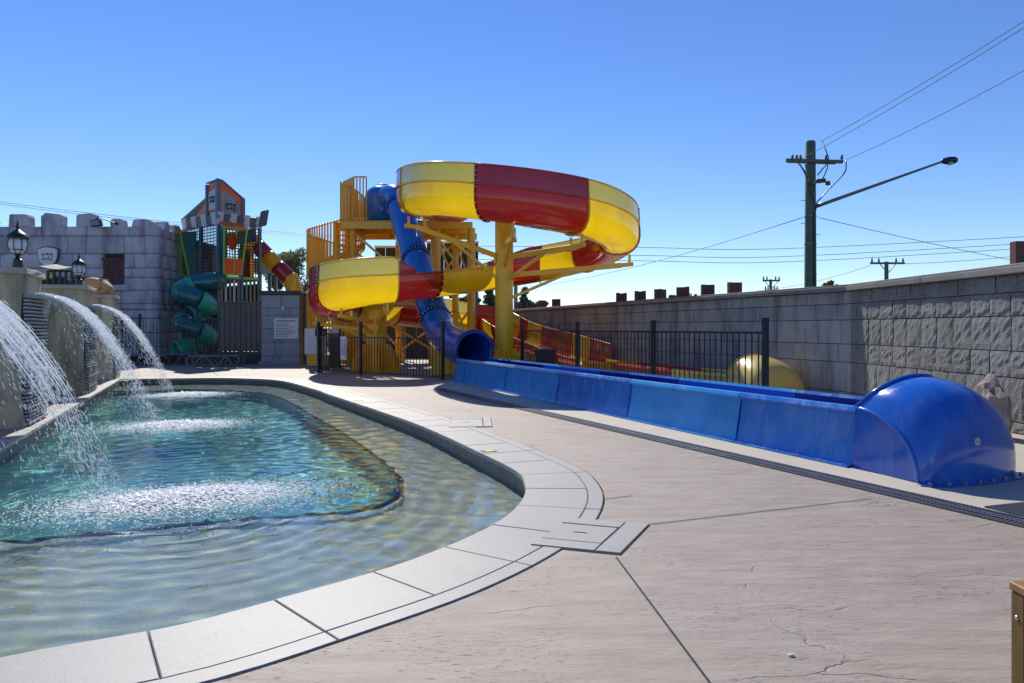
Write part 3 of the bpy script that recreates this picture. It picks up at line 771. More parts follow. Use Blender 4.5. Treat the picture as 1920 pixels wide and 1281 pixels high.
# dark vent panel on the near face of the middle pillar
q = Vector((LX(15.25), 15.25))-LN*(LC+.95); AXL = -LD
vp = empty('vent_panel', (q.x, q.y, .35), 'tall dark louvred panel between the first two fountain pillars', 'vent panel')
mb = MB(); mb.frame_box((q.x+AXL.x*.09, q.y+AXL.y*.09, 1.0), (LN*.28).to_3d(), (AXL*.03).to_3d(), (0, 0, .68)); mb.build('back', dark_m, vp)
for k in range(5):
    c = q+AXL*.14+LN*(-.22+.11*k); mb = MB(); mb.frame_box((c.x, c.y, 1.0), (LN*.02).to_3d(), (AXL*.02).to_3d(), (0, 0, .66)); mb.build('louvre', black_m, vp)
mb = MB(); c = q+AXL*.12; mb.frame_box((c.x, c.y, 1.78), (LN*.36).to_3d(), (AXL*.07).to_3d(), (0, 0, .10)); mb.build('lintel', pillar_cap_m, vp, bevel=.02)

# churned foam where the jets land
def foam(cx, cy, rx, ry, n, seed):
    r = np.random.default_rng(seed); mb = MB()
    for k in range(n):
        x, y = r.normal(0, 1, 2)*(.42 if k % 9 < 4 else 1.0); dens = math.exp(-.25*(x*x+y*y))
        p = Vector((cx, cy))+LN*(x*rx)+LD*(y*ry)
        s = r.uniform(.005, .024)*(.4+.85*dens**3); z = -.142+abs(r.normal(0, .022))*dens
        if p.x < LX(p.y)+.06: continue
        a = r.uniform(0, PI); ca, sa = math.cos(a)*s*r.uniform(.8, 1.6), math.sin(a)*s
        mb.add([(p.x+ca, p.y+sa, z), (p.x-sa, p.y+ca*.7, z+s*.2), (p.x-ca, p.y-sa, z), (p.x+sa, p.y-ca*.7, z+s*.1), (p.x, p.y, z+s*.4), (p.x, p.y, z-s*.3)],
               [(0, 1, 4), (1, 2, 4), (2, 3, 4), (3, 0, 4), (1, 0, 5), (2, 1, 5), (3, 2, 5), (0, 3, 5)])
    o = mb.build('splash_foam', foam_m); kind(o, 'stuff'); return o
foam(-2.95, 6.45, .62, .34, 21000, 11); foam(-5.35, 11.35, .52, .34, 13000, 12); foam(-7.55, 16.6, .50, .34, 9000, 13)

# ------------------------------------------------------------------ lanterns
def lantern(x, y, z, s, lab):
    t = empty('lantern', (x, y, z), lab, 'lantern', 'black lanterns on the fountain pillars')
    mb = MB(); mb.lathe((x, y, z), [(.13*s, 0), (.13*s, .03*s), (.10*s, .05*s), (.075*s, .20*s), (.085*s, .22*s), (.05*s, .24*s), (.03*s, .27*s), (.05*s, .30*s), (.10*s, .33*s)], 12); mb.build('base', lant_m, t, auto=40)
    mb = MB(); mb.lathe((x, y, z), [(.085*s, .33*s), (.13*s, .38*s), (.165*s, .47*s), (.165*s, .54*s), (.145*s, .62*s)], 16); mb.build('glass', glass_m, t, smooth=True)
    for k in range(8):
        th = 2*PI*(k+.3)/8; pts = [(x+math.cos(th)*r_*s, y+math.sin(th)*r_*s, z+h_*s) for r_, h_ in ((.09, .33), (.138, .385), (.172, .47), (.172, .54), (.15, .63))]
        mb = MB(); mb.tube(pts, .008*s, 5); mb.build('cage_bar', lant_m, t)
    mb = MB(); mb.tube([(x+math.cos(2*PI*k/16)*.15*s, y+math.sin(2*PI*k/16)*.15*s, z+.40*s) for k in range(16)], .008*s, 5, closed=True); mb.build('cage_ring', lant_m, t)
    mb = MB(); mb.lathe((x, y, z), [(.19*s, .62*s), (.205*s, .64*s), (.19*s, .67*s), (.14*s, .72*s), (.07*s, .77*s), (.03*s, .80*s), (.028*s, .83*s), (.045*s, .855*s), (.02*s, .88*s), (.012*s, .93*s), (.002*s, .97*s)], 12); mb.build('roof', lant_m, t, auto=40)
lantern(PX(33, 10.75), 10.75, 2.26, .79, 'large black globe lantern on the lantern pillar at the left edge')
lantern(PX(148, 16.0), 16.0, 2.32, .80, 'black globe lantern on the middle fountain pillar in front of the castle')

# crouching animal figure on the far pillar (one skinned body)
def skin_body(name, pts, edges, rad, mat, loc, rot, lab, cat, sub=2):
    me = bpy.data.meshes.new(name); me.from_pydata(pts, edges, []); me.materials.append(mat)
    o = link(name, me, None, loc); o.rotation_euler = (0, 0, rot)
    m = o.modifiers.new('skin', 'SKIN'); me.skin_vertices.new() if not me.skin_vertices else None
    for i_, r_ in enumerate(rad): me.skin_vertices[0].data[i_].radius = (r_, r_)
    me.skin_vertices[0].data[0].use_root = True
    s = o.modifiers.new('sub', 'SUBSURF'); s.levels = s.render_levels = sub
    return tag(o, lab, cat)
Lp = [(-.05, 0, .26), (-.25, 0, .30), (.15, 0, .30), (.28, 0, .36), (.38, 0, .30), (.46, 0, .24), (-.30, .09, .16), (-.20, .11, .06), (-.08, .11, .03), (-.30, -.09, .16), (-.20, -.11, .06), (-.08, -.11, .03),
      (.18, .10, .16), (.24, .10, .05), (.36, .10, .03), (.18, -.10, .16), (.24, -.10, .05), (.36, -.10, .03), (-.38, 0, .22), (-.46, 0, .10), (-.40, .06, .03)]
Le = [(0, 1), (0, 2), (2, 3), (3, 4), (4, 5), (1, 6), (6, 7), (7, 8), (1, 9), (9, 10), (10, 11), (2, 12), (12, 13), (13, 14), (2, 15), (15, 16), (16, 17), (1, 18), (18, 19), (19, 20)]
Lr = [.15, .15, .15, .15, .10, .065, .09, .05, .045, .09, .05, .045, .075, .05, .045, .075, .05, .045, .03, .02, .02]
skin_body('lion_statue', [tuple(c*1.15 for c in p) for p in Lp], Le, [r_*1.15 for r_ in Lr], lion_m, (PX(184, 20.6), 20.6, 2.33), PI*.92, 'golden stone animal statue crouching on the farthest fountain pillar', 'statue')

# ------------------------------------------------------------------ castle building
CX, CY = PX(290, 30), 30.0
castle = empty('castle_building', (CX-5, CY+2.5, 0), 'grey purple castle style building of large stone blocks with battlements', 'building')
mb = MB(); mb.box(CX-14, CX-.10, CY+.10, CY+7, 0, 5.62); mb.build('core', mortar_m, castle)
ccz = [0, .62, 1.22, 1.83, 2.18, 2.43, 2.99, 3.53, 3.93, 4.53, 5.27, 5.68]
def rough_box(c, ux, uy, uz, e, r):
    """a block with cushioned, slightly irregular edges: front face toward -uy"""
    c, ux, uy, uz = map(Vector, (c, ux, uy, uz)); mb = MB(); lx, ly, lz = ux.length, uy.length, uz.length
    def P(a, b, d): return c+ux*a+uy*b+uz*d
    f = []
    for (a, d) in ((-1, -1), (1, -1), (1, 1), (-1, 1)):
        f.append(P(a*(1-e/lx)+r.normal(0, .006/lx), -1-r.uniform(0, .02)/ly, d*(1-e/lz)+r.normal(0, .006/lz)))
    m_ = [P(a, -1+.6*e/ly, d) for (a, d) in ((-1, -1), (1, -1), (1, 1), (-1, 1))]; b = [P(a, 1, d) for (a, d) in ((-1, -1), (1, -1), (1, 1), (-1, 1))]
    mb.add(f+m_+b, [(0, 1, 2, 3), (4, 5, 1, 0), (5, 6, 2, 1), (6, 7, 3, 2), (7, 4, 0, 3), (8, 9, 5, 4), (9, 10, 6, 5), (10, 11, 7, 6), (11, 8, 4, 7), (11, 10, 9, 8)])
    return mb
r_ = np.random.default_rng(5)
WIN = (PX(195, CY), PX(234, CY), 3.26, 4.30)
for z0, z1 in zip(ccz[:-1], ccz[1:]):
    x = CX; first = True
    while x > CX-9.0:
        w = r_.uniform(.7, 1.9) if (z1-z0) > .4 else r_.uniform(.9, 2.2)
        x0 = x-w
        segs = [(x0, x)]
        if z1 > WIN[2]+.1 and z0 < WIN[3]-.1 and x0 < WIN[1] and x > WIN[0]:
            segs = [s for s in ((x0, WIN[0]), (WIN[1], x)) if s[1]-s[0] > .05]
        for a, b in segs:
            rough_box(((a+b)/2, CY+.06, (z0+z1)/2), ((b-a)/2-.012, 0, 0), (0, .13, 0), (0, 0, (z1-z0)/2-.012), .03, r_).build('stone_block', castle_m, castle, auto=60)
        x = x0
    y = CY-.05; k = 0
    while y < CY+2.3:
        w = r_.uniform(.6, 1.3) if k else r_.uniform(.3, .9); y1 = min(y+w, CY+2.3)
        if y1-y > .1: rough_box((CX-.02, (y+y1)/2, (z0+z1)/2), (0, (y1-y)/2-.012, 0), (-.13, 0, 0), (0, 0, (z1-z0)/2-.012), .03, r_).build('stone_block', castle_m, castle, auto=60)
        y = y1; k += 1
# a rounded corner buttress
for z0, z1 in zip(ccz[:-1], ccz[1:]):
    mb = MB(); mb.lathe((CX-.12, CY+.12, z0+.01), [(.33, 0), (.35, .04), (.35, z1-z0-.06), (.33, z1-z0-.02)], 12); mb.build('corner_stone', castle_m, castle, auto=50)
def merlon_stone(x0, x1, y, z1, r, thick=.45):
    mb = MB(); n = 5; rad = .12
    prof = [(x0, 5.66), (x1, 5.66), (x1, z1-rad), (x1-rad*.4, z1-rad*.3), (x1-rad*1.2, z1), (x0+rad*1.2, z1), (x0+rad*.4, z1-rad*.3), (x0, z1-rad)]
    prof = [(a+r.normal(0, .02), b+r.normal(0, .015)) for a, b in prof]
    mb.add([(a, y, b) for a, b in prof]+[(a, y+thick, b) for a, b in prof], [tuple(range(8)), tuple(reversed(range(8, 16)))]+[(i, (i+8), (i+1) % 8+8, (i+1) % 8) for i in range(8)])
    bmx = mb.build('merlon', castle_m, castle, bevel=.03, seg=2); return bmx
for a, b, t in ((-40, -10, 411), (17, 55, 402), (80, 117, 401), (144, 178, 401), (208, 232, 411), (248, 285, 411)):
    merlon_stone(PX(a, CY), PX(b, CY), CY-.07, PZ(t, CY), r_)
for y0, y1, t in ((CY+.7, CY+1.15, 6.02), (CY+1.55, CY+2.2, 6.0)):
    mb = MB(); prof = [(y0, 5.66), (y1, 5.66), (y1, t-.15), (y1-.15, t), (y0+.1, t-.02), (y0, t-.12)]
    mb.add([(CX-.45, a, b) for a, b in prof]+[(CX+.1, a, b) for a, b in prof], [tuple(reversed(range(6))), tuple(range(6, 12))]+[(i, (i+1) % 6, (i+1) % 6+6, i+6) for i in range(6)])
    mb.build('merlon', castle_m, castle, bevel=.03, seg=2)
sh = MB()
for k in range(4):
    w = (WIN[1]-WIN[0])/4; x = WIN[0]+k*w; sh.box(x+.006, x+w-.006, CY-.05, CY+.05, WIN[2], WIN[3]-.06)
sh.build('shutter', brown_m, castle)
mb = MB(); mb.box(WIN[0]-.06, WIN[1]+.05, CY-.09, CY+.05, WIN[3]-.06, WIN[3]+.04); mb.build('window_lintel', brown_m, castle)
rough_box(((WIN[0]+WIN[1])/2+.12, CY-.06, 3.10), (.56, 0, 0), (0, .14, 0), (0, 0, .13), .03, r_).build('window_sill', castle_m, castle)

# shield sign on the castle
def figure_logo(root, c, s, ux, nrm, mat, name='emblem', w=.028):
    """the small jumping-figures emblem: heads, raised arms, swoosh"""
    ux = Vector(ux).normalized(); nrm = Vector(nrm).normalized(); uz = Vector((0, 0, 1)); c = Vector(c)+nrm*.012
    mb = MB()
    def P(a, b): return c+ux*(a*s)+uz*(b*s)
    for x0, y0, k in ((-.5, .1, .8), (0, .16, 1.0), (.5, .1, .8)):
        mb.tube([P(x0+.06*math.cos(t), y0+.20+.06*math.sin(t)) for t in [2*PI*q/8 for q in range(8)]], w*s, 5, closed=True)
        mb.tube([P(x0-.2*k, y0+.20), P(x0-.1*k, y0+.05), P(x0+.1*k, y0+.05), P(x0+.2*k, y0+.22)], w*s*1.3, 5)
    mb.tube([P(-.55, 0), P(-.42, -.30), P(-.5, -.45)], w*s*1.2, 5); mb.tube([P(.55, .02), P(.5, -.25), P(.6, -.4)], w*s*1.2, 5)
    mb.tube([P(-.6, -.42), P(-.3, -.32), P(.05, -.30), P(.4, -.42), P(.6, -.52)], w*s*1.5, 5); mb.tube([P(.1, -.3), P(.2, -.05), P(.12, .0)], w*s*1.3, 5)
    return mb.build(name, mat, root)
sx0, sy0 = PX(95, CY), CY-.19
shd = empty('shield_sign', (sx0, sy0, PZ(505, CY)), 'white shield shaped sign with small black figures on the castle wall', 'sign')
def shield(k, y, y2, mat, name):
    zt, zb = PZ(464, CY), PZ(504, CY); w = .42*k; zc = (zt+zb)/2; zt = zc+(zt-zc)*k; zb = zc+(zb-zc)*k
    pr = [(-w, zt-.10*k), (-w*.5, zt-.03*k), (0, zt), (w*.5, zt-.03*k), (w, zt-.10*k), (w*.97, zc), (w*.75, zc-(zc-zb)*.45), (w*.4, zb+.12*k), (0, zb), (-w*.4, zb+.12*k), (-w*.75, zc-(zc-zb)*.45), (-w*.97, zc)]
    n = len(pr); mb = MB(); mb.add([(sx0+a, y, b) for a, b in pr]+[(sx0+a, y2, b) for a, b in pr], [tuple(reversed(range(n))), tuple(range(n, 2*n))]+[(i, (i+1) % n, n+(i+1) % n, n+i) for i in range(n)]); mb.build(name, mat, shd)
shield(1.06, sy0, sy0+.12, grey_dk, 'rim'); shield(.96, sy0-.03, sy0, white_m, 'face')
figure_logo(shd, (sx0, sy0-.03, PZ(482, CY)), .34, (1, 0, 0), (0, -1, 0), ink_m)

# flood light on an arm, trellis
fx, fy, fz = PX(190, CY), CY-.35, PZ(421, CY)
fl_ = empty('flood_light', (fx, fy, fz), 'black flood light box with a thin arm on the castle battlements', 'flood light')
mb = MB(); mb.frame_box((fx, fy, fz), (.21, .03, .03), (-.02, .10, 0), (-.03, 0, .14)); mb.build('housing', black_m, fl_, bevel=.02)
mb = MB(); mb.frame_box((fx-.01, fy-.115, fz), (.18, .02, .02), (0, .012, 0), (-.02, 0, .10)); mb.build('lens', metal_m, fl_)
mb = MB(); mb.tube([(fx-.05, fy, fz+.14), (fx+.1, fy, fz+.24), (fx+.72, fy+.1, fz+.02)], .025, 6); mb.tube([(fx+.72, fy+.1, fz+.02), (fx+.72, fy+.35, fz)], .05, 6); mb.build('arm', black_m, fl_)
ty = 25.0; x0, x1 = PX(90, ty), PX(146, ty)
tr = empty('trellis', ((x0+x1)/2, ty, 0), 'dark timber trellis screen with leaves showing through, behind the pillars', 'trellis')
z0, z1 = 1.9, PZ(508, ty)
for k in range(6): x = x0+(x1-x0)*k/5; mb = MB(); mb.box(x-.035, x+.035, ty-.03, ty+.03, 0 if k in (0, 5) else z0, z1); mb.build('upright', dark_m, tr)
for k in range(5): z = z0+(z1-z0)*k/4; mb = MB(); mb.box(x0, x1, ty+.035, ty+.08, z-.035, z+.035); mb.build('rail', dark_m, tr)
mb = MB(); n = 9; mb.grid([[(x0-.1+(x1-x0+.2)*j/n, ty-.3+i*.3, z1+.04+.10*((2*j/n-1)**2)+.05*i) for j in range(n+1)] for i in range(4)]); mb.build('sagging_cover', pillar_cap_m, tr)

# ------------------------------------------------------------------ black fences
def fence(root, pts, z_rail, z_low, post_h, pw, gap, posts=None, bal=.016, name='picket'):
    """pts: post positions; pickets shared mesh per panel"""
    mbp = MB(); mbp.box(-pw/2, pw/2, -pw/2, pw/2, 0, post_h); pm, _ = mbp.data('post', black_m, False, (0, 0, 0))
    mbc = MB(); mbc.box(-bal/2, bal/2, -bal/2, bal/2, z_low, z_rail); bmx, _ = mbc.data(name, black_m, False, (0, 0, 0))
    for k, p in enumerate(pts):
        if posts is None or posts[k]:
            po = link('post', pm, root, Vector((p[0], p[1], 0))-WL[root])
            if k+1 < len(pts): a = math.atan2(pts[k+1][1]-p[1], pts[k+1][0]-p[0])
            else: a = math.atan2(p[1]-pts[k-1][1], p[0]-pts[k-1][0])
            po.rotation_euler = (0, 0, a)
            mb = MB(); mb.rbox((p[0], p[1], post_h), (pw*1.12, pw*1.12, .02), a); mb.build('post_cap', black_m, root)
    for (a, b) in zip(pts[:-1], pts[1:]):
        a, b = Vector((a[0], a[1], 0)), Vector((b[0], b[1], 0)); L = (b-a).length; t = (b-a)/L
        for z in (z_rail, z_low):
            mb = MB(); mb.bar(a+t*pw/2+Vector((0, 0, z)), b-t*pw/2+Vector((0, 0, z)), .028, .036); mb.build('rail', black_m, root)
        k = int(L/gap)
        for j in range(1, k):
            q = a+t*(L*j/k); o = link(name, bmx, root, q-WL[root]); o.rotation_euler = (0, 0, math.atan2(t.y, t.x))
fr = empty('pool_fence', (2.1, 16, 0), 'black bar fence standing between the blue trough and the yellow trough', 'fence')
fence(fr, [(.30, 21.4), (PX(1083, 17.5), 17.5), (PX(1225, 13.9), 13.9), (PX(1435, 10.7), 10.7)], 1.335, .12, 1.54, .075, .155)
ff = empty('pool_fence', (-4, 21.5, 0), 'low black bar fence in front of the thick yellow column', 'fence')
fA, fB, fC = G(597, 698), G(676, 702.5), G(830, 712)
fence(ff, [fA.to_2d(), fB.to_2d(), fC.to_2d()], 1.13, .07, 1.58, .075, .125, posts=[1, 1, 1])
fg = empty('pool_gate', (fA.x, fA.y+1.2, 0), 'dark bar gate leaf running back from the corner of the low fence', 'gate')
fence(fg, [(fA.x+.06, fA.y+.12), (PX(637, 25.2), 25.2)], 1.22, .07, 1.45, .06, .11)
fbk = empty('pool_fence', (-13, 28, 0), 'black bar fence in front of the castle and the green spiral slide', 'fence')
fence(fbk, [(PX(228, 28), 28.0), (PX(262, 28), 28.0), (PX(345, 28), 28.0), (PX(412, 28), 28.0)], PZ(597, 28), .34, 1.95, .08, .13, posts=[1, 1, 0, 0])
mb = MB(); mb.box(PX(200, 28), PX(412, 28), 28.05, 28.2, 0, .30); mb.build('plinth', dark_m, fbk)

# ribbed panel fence, pump house, back wall
pf = empty('panel_fence', (PX(450, 28.2), 28.2, 0), 'dark ribbed panel fence between the spiral slide and the grey block house', 'fence')
xa, xb = PX(411, 28.2), PX(491, 28.2); n = 8
for k in range(n):
    w = (xb-xa)/n; x = xa+k*w; mb = MB(); mb.box(x+.012, x+w-.012, 28.15, 28.23, .5, PZ(569, 28.2)); mb.build('panel', fence_panel_m, pf, bevel=.012)
    mb = MB(); mb.box(x-.02, x+.02, 28.12, 28.15, .5, PZ(569, 28.2)); mb.build('batten', fence_panel_m, pf)
mb = MB(); mb.box(xa, xb, 28.1, 28.3, 0, .48); mb.build('base', dark_m, pf); mb = MB(); mb.box(xa-.03, xb+.02, 28.08, 28.3, PZ(569, 28.2), PZ(566, 28.2)); mb.build('top_rail', fence_panel_m, pf)
py_ = 28.0; xa, xb = PX(490, py_), PX(562, py_); zt = PZ(553, py_)
ph = empty('block_house', ((xa+xb)/2, py_+.6, 0), 'square grey block pump house with a dark flat cap and a safety notice', 'building')
mb = MB(); mb.box(xa+.02, xb-.02, py_+.03, py_+1.5, 0, zt); mb.build('core', mortar_m, ph)
rz = [0, .33, .86, 1.38, 1.90, 2.2, zt]
for ci, (a, b) in enumerate(zip(rz[:-1], rz[1:])):
    cuts = {0: [.3], 1: [.35], 2: [.55], 3: [.6], 4: [.15, .75], 5: [.5]}[ci]
    cs = [0]+cuts+[1]
    for u0, u1 in zip(cs[:-1], cs[1:]):
        l, r2 = xa+(xb-xa)*u0, xa+(xb-xa)*u1
        rough_box(((l+r2)/2, py_+.08, (a+b)/2), ((r2-l)/2-.004, 0, 0), (0, .09, 0), (0, 0, (b-a)/2-.004), .015, r_).build('block', pump_m, ph)
    rough_box((xb-.07, py_+.85, (a+b)/2), (0, .66, 0), (-.09, 0, 0), (0, 0, (b-a)/2-.004), .015, r_).build('block', pump_m, ph)
mb = MB(); mb.box(xa-.1, xb+.06, py_-.1, py_+1.6, zt, zt+.16); mb.build('cap', dark_m, ph, bevel=.01)
mb = MB(); mb.box(xa-.08, xb+.03, py_-.16, py_+.1, 0, .12); mb.build('plinth', pump_m, ph)
mb = MB(); mb.box(PX(529, py_), PX(533, py_), py_-.05, py_, PZ(581, py_), PZ(575, py_)); mb.build('socket', white_m, ph)
wy = py_-.05; x0, x1, z0, z1 = PX(514, wy), PX(559, wy), PZ(635, wy), PZ(597, wy)
ws = empty('safety_sign', ((x0+x1)/2, wy, z0), 'white water slide safety sign with rules on the grey block house', 'sign')
mb = MB(); mb.box(x0, x1, wy-.015, wy+.04, z0, z1); mb.build('board', white_m, ws)
text_mesh('WATER SLIDE SAFETY', .098, ink_m, ((x0+x1)/2, wy-.02, z1-.11), (PI/2, 0, 0), ws, bold=.002, sx=.80)
mb = MB(); r2_ = np.random.default_rng(3)
for k in range(9):
    z = z1-.21-k*.062; l = x0+.07
    L = r2_.uniform(.45, .82); x = l
    while x < l+L: w = r2_.uniform(.03, .08); mb.box(x, x+w, wy-.018, wy-.015, z-.011, z+.011); x += w+.016
mb.build('small_print', ink_m, ws)
bw = empty('back_wall', (-4, 33.8, 0), 'dark wall closing the yard behind the yellow slide tower', 'wall')
mb = MB(); mb.box(xb+.03, PX(606, 28.6), 28.5, 28.8, 0, PZ(555, 28.6)); mb.build('return_wall', smooth_block_m, bw); mb = MB(); mb.box(xb+.03, PX(606, 28.6)+.05, 28.45, 28.85, PZ(555, 28.6), PZ(552, 28.6)); mb.build('cap', dark_m, bw)
for k in range(7): mb = MB(); mb.box(-8.6+k*1.35, -8.6+(k+1)*1.35-.02, 34.0, 34.15, 0, 1.85); mb.build('panel', dark_m, bw, bevel=.01)
mb = MB(); mb.box(-8.7, .9, 33.97, 34.18, 1.85, 1.93); mb.build('cap_rail', dark_m, bw)
# ride board with CLOSED sign
by = 25.9; rb = empty('notice_board', (PX(592, by), by, 0), 'white ride board on a yellow base with a black closed sign', 'notice board')
mb = MB(); mb.box(PX(571, by), PX(612, by), by, by+.06, PZ(665, by), PZ(616, by)); mb.build('board', white_m, rb, bevel=.01)
mb = MB(); mb.box(PX(616, by), PX(637, by), by+.2, by+.24, PZ(629, by), PZ(616, by)); mb.build('side_board', white_m, rb)
mb = MB(); mb.box(PX(575, by), PX(615, by), by+.02, by+.5, 0.05, PZ(666, by)); mb.build('base', steel_y, rb)
mb = MB(); mb.box(PX(616, by), PX(637, by), by+.21, by+.235, 0, PZ(629, by)); mb.build('leg_panel', dark_m, rb)
mb = MB(); mb.box(PX(591, by), PX(614, by), by-.03, by-.005, PZ(630, by), PZ(617, by)); so = mb.build('closed_sign', ink_m, rb)
text_mesh('RIDE', .085, red_ink, (PX(602.5, by), by-.034, PZ(620.3, by)), (PI/2, 0, 0), so, 'lettering', sx=.9)
text_mesh('CLOSED', .10, white_m, (PX(602.5, by), by-.034, PZ(626, by)), (PI/2, 0, 0), so, 'lettering', sx=.85)
# rules notice hung on the low fence
fd = (fB-fA).normalized(); c = fA.lerp(fB, .63); sx_ = fd*.13
sn = empty('rules_notice', (c.x, c.y, .43), 'narrow white notice with blue writing hanging on the low fence', 'sign')
nv = Vector((fd.y, -fd.x, 0)); cc = Vector((c.x, c.y, .79))+nv*.04
mb = MB(); mb.frame_box(cc, sx_, nv*.006, Vector((0, 0, .36))); mb.build('plate', white_m, sn)
mb = MB()
for col in range(2):
    for k in range(11):
        o_ = cc+nv*.008+fd*(-.055+.11*col)+Vector((0, 0, .25-.045*k)); mb.frame_box(o_, fd*random.uniform(.025, .046), nv*.002, Vector((0, 0, .012)))
mb.build('small_print', blue_ink, sn)

# ------------------------------------------------------------------ sun loungers
def lounger_parts(root, cx, cy, a, prof=False):
    ca, sa = math.cos(a), math.sin(a)
    T = lambda x, y, z: Vector((cx+ca*x-sa*y, cy+sa*x+ca*y, z))
    for sd_ in (-1, 1):
        y = .30*sd_; mb = MB()
        pts = [(-.80, .36), (-.90, .30), (-.95, .20), (-.88, .07), (-.76, .02), (-.62, .10), (-.48, .30), (-.34, .36), (-.20, .30), (0, .07), (.12, .02), (.26, .10), (.42, .32), (.55, .30), (.72, .05), (.82, .02), (.93, .12), (.96, .26), (.90, .36)]
        mb.tube([T(p[0], y, p[1]) for p in catmull([(q[0], 0, q[1]) for q in pts], 3) for p in [(p[0], p[2])]], .032, 6); mb.build('side_frame', lounge_m, root, smooth=True)
        mb = MB(); mb.bar(T(-.86, y, .385), T(.90, y, .385), .055, .05); mb.build('side_rail', lounge_m, root, bevel=.015)
    for k in range(15): x = -.82+1.68*k/14; mb = MB(); mb.bar(T(x, -.28, .40), T(x, .28, .40), .09, .022); mb.build('slat', lounge_m, root)
    mb = MB(); n = 8; mb.tube([T(.88+.07*math.sin(PI*j/n), -.30+.60*j/n, .39) for j in range(n+1)], .04, 6); mb.build('foot_bow', lounge_m, root, smooth=True)
def lounger(px, py, a, lab):
    p = G(px, py); t = empty('sun_lounger', p, lab, 'sun lounger', 'grey sun loungers in front of the back fence'); lounger_parts(t, p.x, p.y, a)
lounger(404, 686.5, .06, 'grey sun lounger in front of the dark ribbed panels')
lounger(312, 684, .95, 'grey sun lounger end-on in front of the castle corner')
lounger(244, 684, .5, 'grey sun lounger half hidden behind the farthest water jet')

# ------------------------------------------------------------------ play tower
TC = Vector((-12.54, 30.5, 0)); UA = Vector((-2.36, 2.0, 0)).normalized(); UB = Vector((1.29, 1.5, 0)).normalized()
LA, LB = 3.05, 1.93
def TP(a, b, z): return TC+UA*a+UB*b+Vector((0, 0, z))
pt = empty('play_tower', TP(LA/2, LB/2, 0), 'tall castle style play tower with nets, coloured slats and a sign roof', 'play tower')
def tbox(a0, a1, b0, b1, z0, z1, name, mat, parent=None, bevel=0):
    mb = MB(); c = TP((a0+a1)/2, (b0+b1)/2, (z0+z1)/2); mb.frame_box(c, UA*((a1-a0)/2), UB*((b1-b0)/2), (0, 0, (z1-z0)/2)); return mb.build(name, mat, parent or pt, bevel=bevel)
ZT = 6.0
for a, b in ((0, 0), (LA/2, 0), (LA, 0), (0, LB), (0, LB*.55), (LA, LB), (LA/2, LB)): tbox(a-.06, a+.06, b-.06, b+.06, 0, ZT+.1, 'post', slate_m)
for z in (1.75, 3.55, 5.95):
    tbox(-.02, LA, -.05, .05, z, z+.10, 'beam', lime_m if z < 5 else slate_m); tbox(-.05, .05, .06, LB, z, z+.10, 'beam', lime_m if z < 5 else slate_m)
for z in (1.70, 3.50): tbox(.06, LA-.06, .06, LB-.06, z, z+.05, 'floor', grey_dk)
# dark backing added to block the bright sky, so the inside reads dark
tbox(LA-.02, LA+.02, .08, LB-.08, 1.85, 3.45, 'added_backing', grey_dk); tbox(.1, LA-.1, LB-.02, LB+.02, 1.85, 3.4, 'added_backing', fence_panel_m)
# slats
k = 0
for side, L, lo, hi, zs in (('b', LB, .1, LB-.1, (1.9, 3.5)), ('a', LA, .1, LA-.1, (1.9, 3.5)), ('b', LB, .1, LB-.1, (.25, 1.7)), ('a', LA, .1, LA-.1, (.25, 1.7))):
    s = lo
    while s < hi:
        w = .10; m_ = slatc[(k*7+k//3) % 5]
        if side == 'b': tbox(-.02, .02, s, s+w, zs[0], zs[1], 'slat', m_)
        else: tbox(s, s+w, -.02, .02, zs[0], zs[1], 'slat', m_)
        s += .19; k += 1
# rope nets
def net(fixed, lo, hi, z0, z1, side):
    mb = MB(); g = .13; s = lo
    P = (lambda s, z: TP(-.03, s, z)) if side == 'b' else (lambda s, z: TP(s, -.03, z))
    n = int((hi-lo)/g)
    for j in range(n+1): s = lo+(hi-lo)*j/n; mb.tube([P(s, z0), P(s, z1)], .018, 4)
    n = int((z1-z0)/g)
    for j in range(n+1): z = z0+(z1-z0)*j/n; mb.tube([P(lo, z), P(hi, z)], .018, 4)
    kind(mb.build('rope_net', net_m, pt), 'stuff')
net(0, .08, LB-.08, 3.68, 5.95, 'b'); net(0, .08, LA-.08, 3.68, 5.95, 'a')
# things seen through the nets: coloured play panels inside
for (a, b, z0, z1, m_) in ((.9, 1.9, 3.7, 5.2, yellow_m), (.5, 1.45, 3.7, 4.9, red_m), (1.2, .6, 3.7, 5.0, grey_lt), (2.2, .9, 3.7, 4.6, rust_m)): tbox(a-.03, a+.03, b-.25, b+.25, z0, z1, 'play_panel', m_)
tbox(.3, LA-.2, LB-.05, LB+.0, 5.3, 5.9, 'added_backing', grey_dk)
# battlements
def crenel(side, lo, hi, z):
    n = 7; w = (hi-lo)/n
    for j in range(n):
        m_ = grey_lt if j % 2 == 0 else grey_dk; h = .52 if j % 2 == 0 else .44; out = .07 if j % 2 == 0 else .04
        s0 = lo+j*w; mb = MB()
        P = (lambda s, o, zz: TP(-o, s, zz)) if side == 'b' else (lambda s, o, zz: TP(s, -o, zz))
        mb.add([P(s0+.03, out, z), P(s0+w-.03, out, z), P(s0+w, out+.07, z+h), P(s0, out+.07, z+h), P(s0+.03, out-.08, z), P(s0+w-.03, out-.08, z), P(s0+w, out-.03, z+h), P(s0, out-.03, z+h)],
               [(0, 1, 2, 3), (7, 6, 5, 4), (0, 4, 5, 1), (1, 5, 6, 2), (2, 6, 7, 3), (3, 7, 4, 0)]); mb.build('battlement', m_, pt, bevel=.015)
crenel('b', -.1, LB+.1, 5.85); crenel('a', 0.0, LA+.1, 5.85)
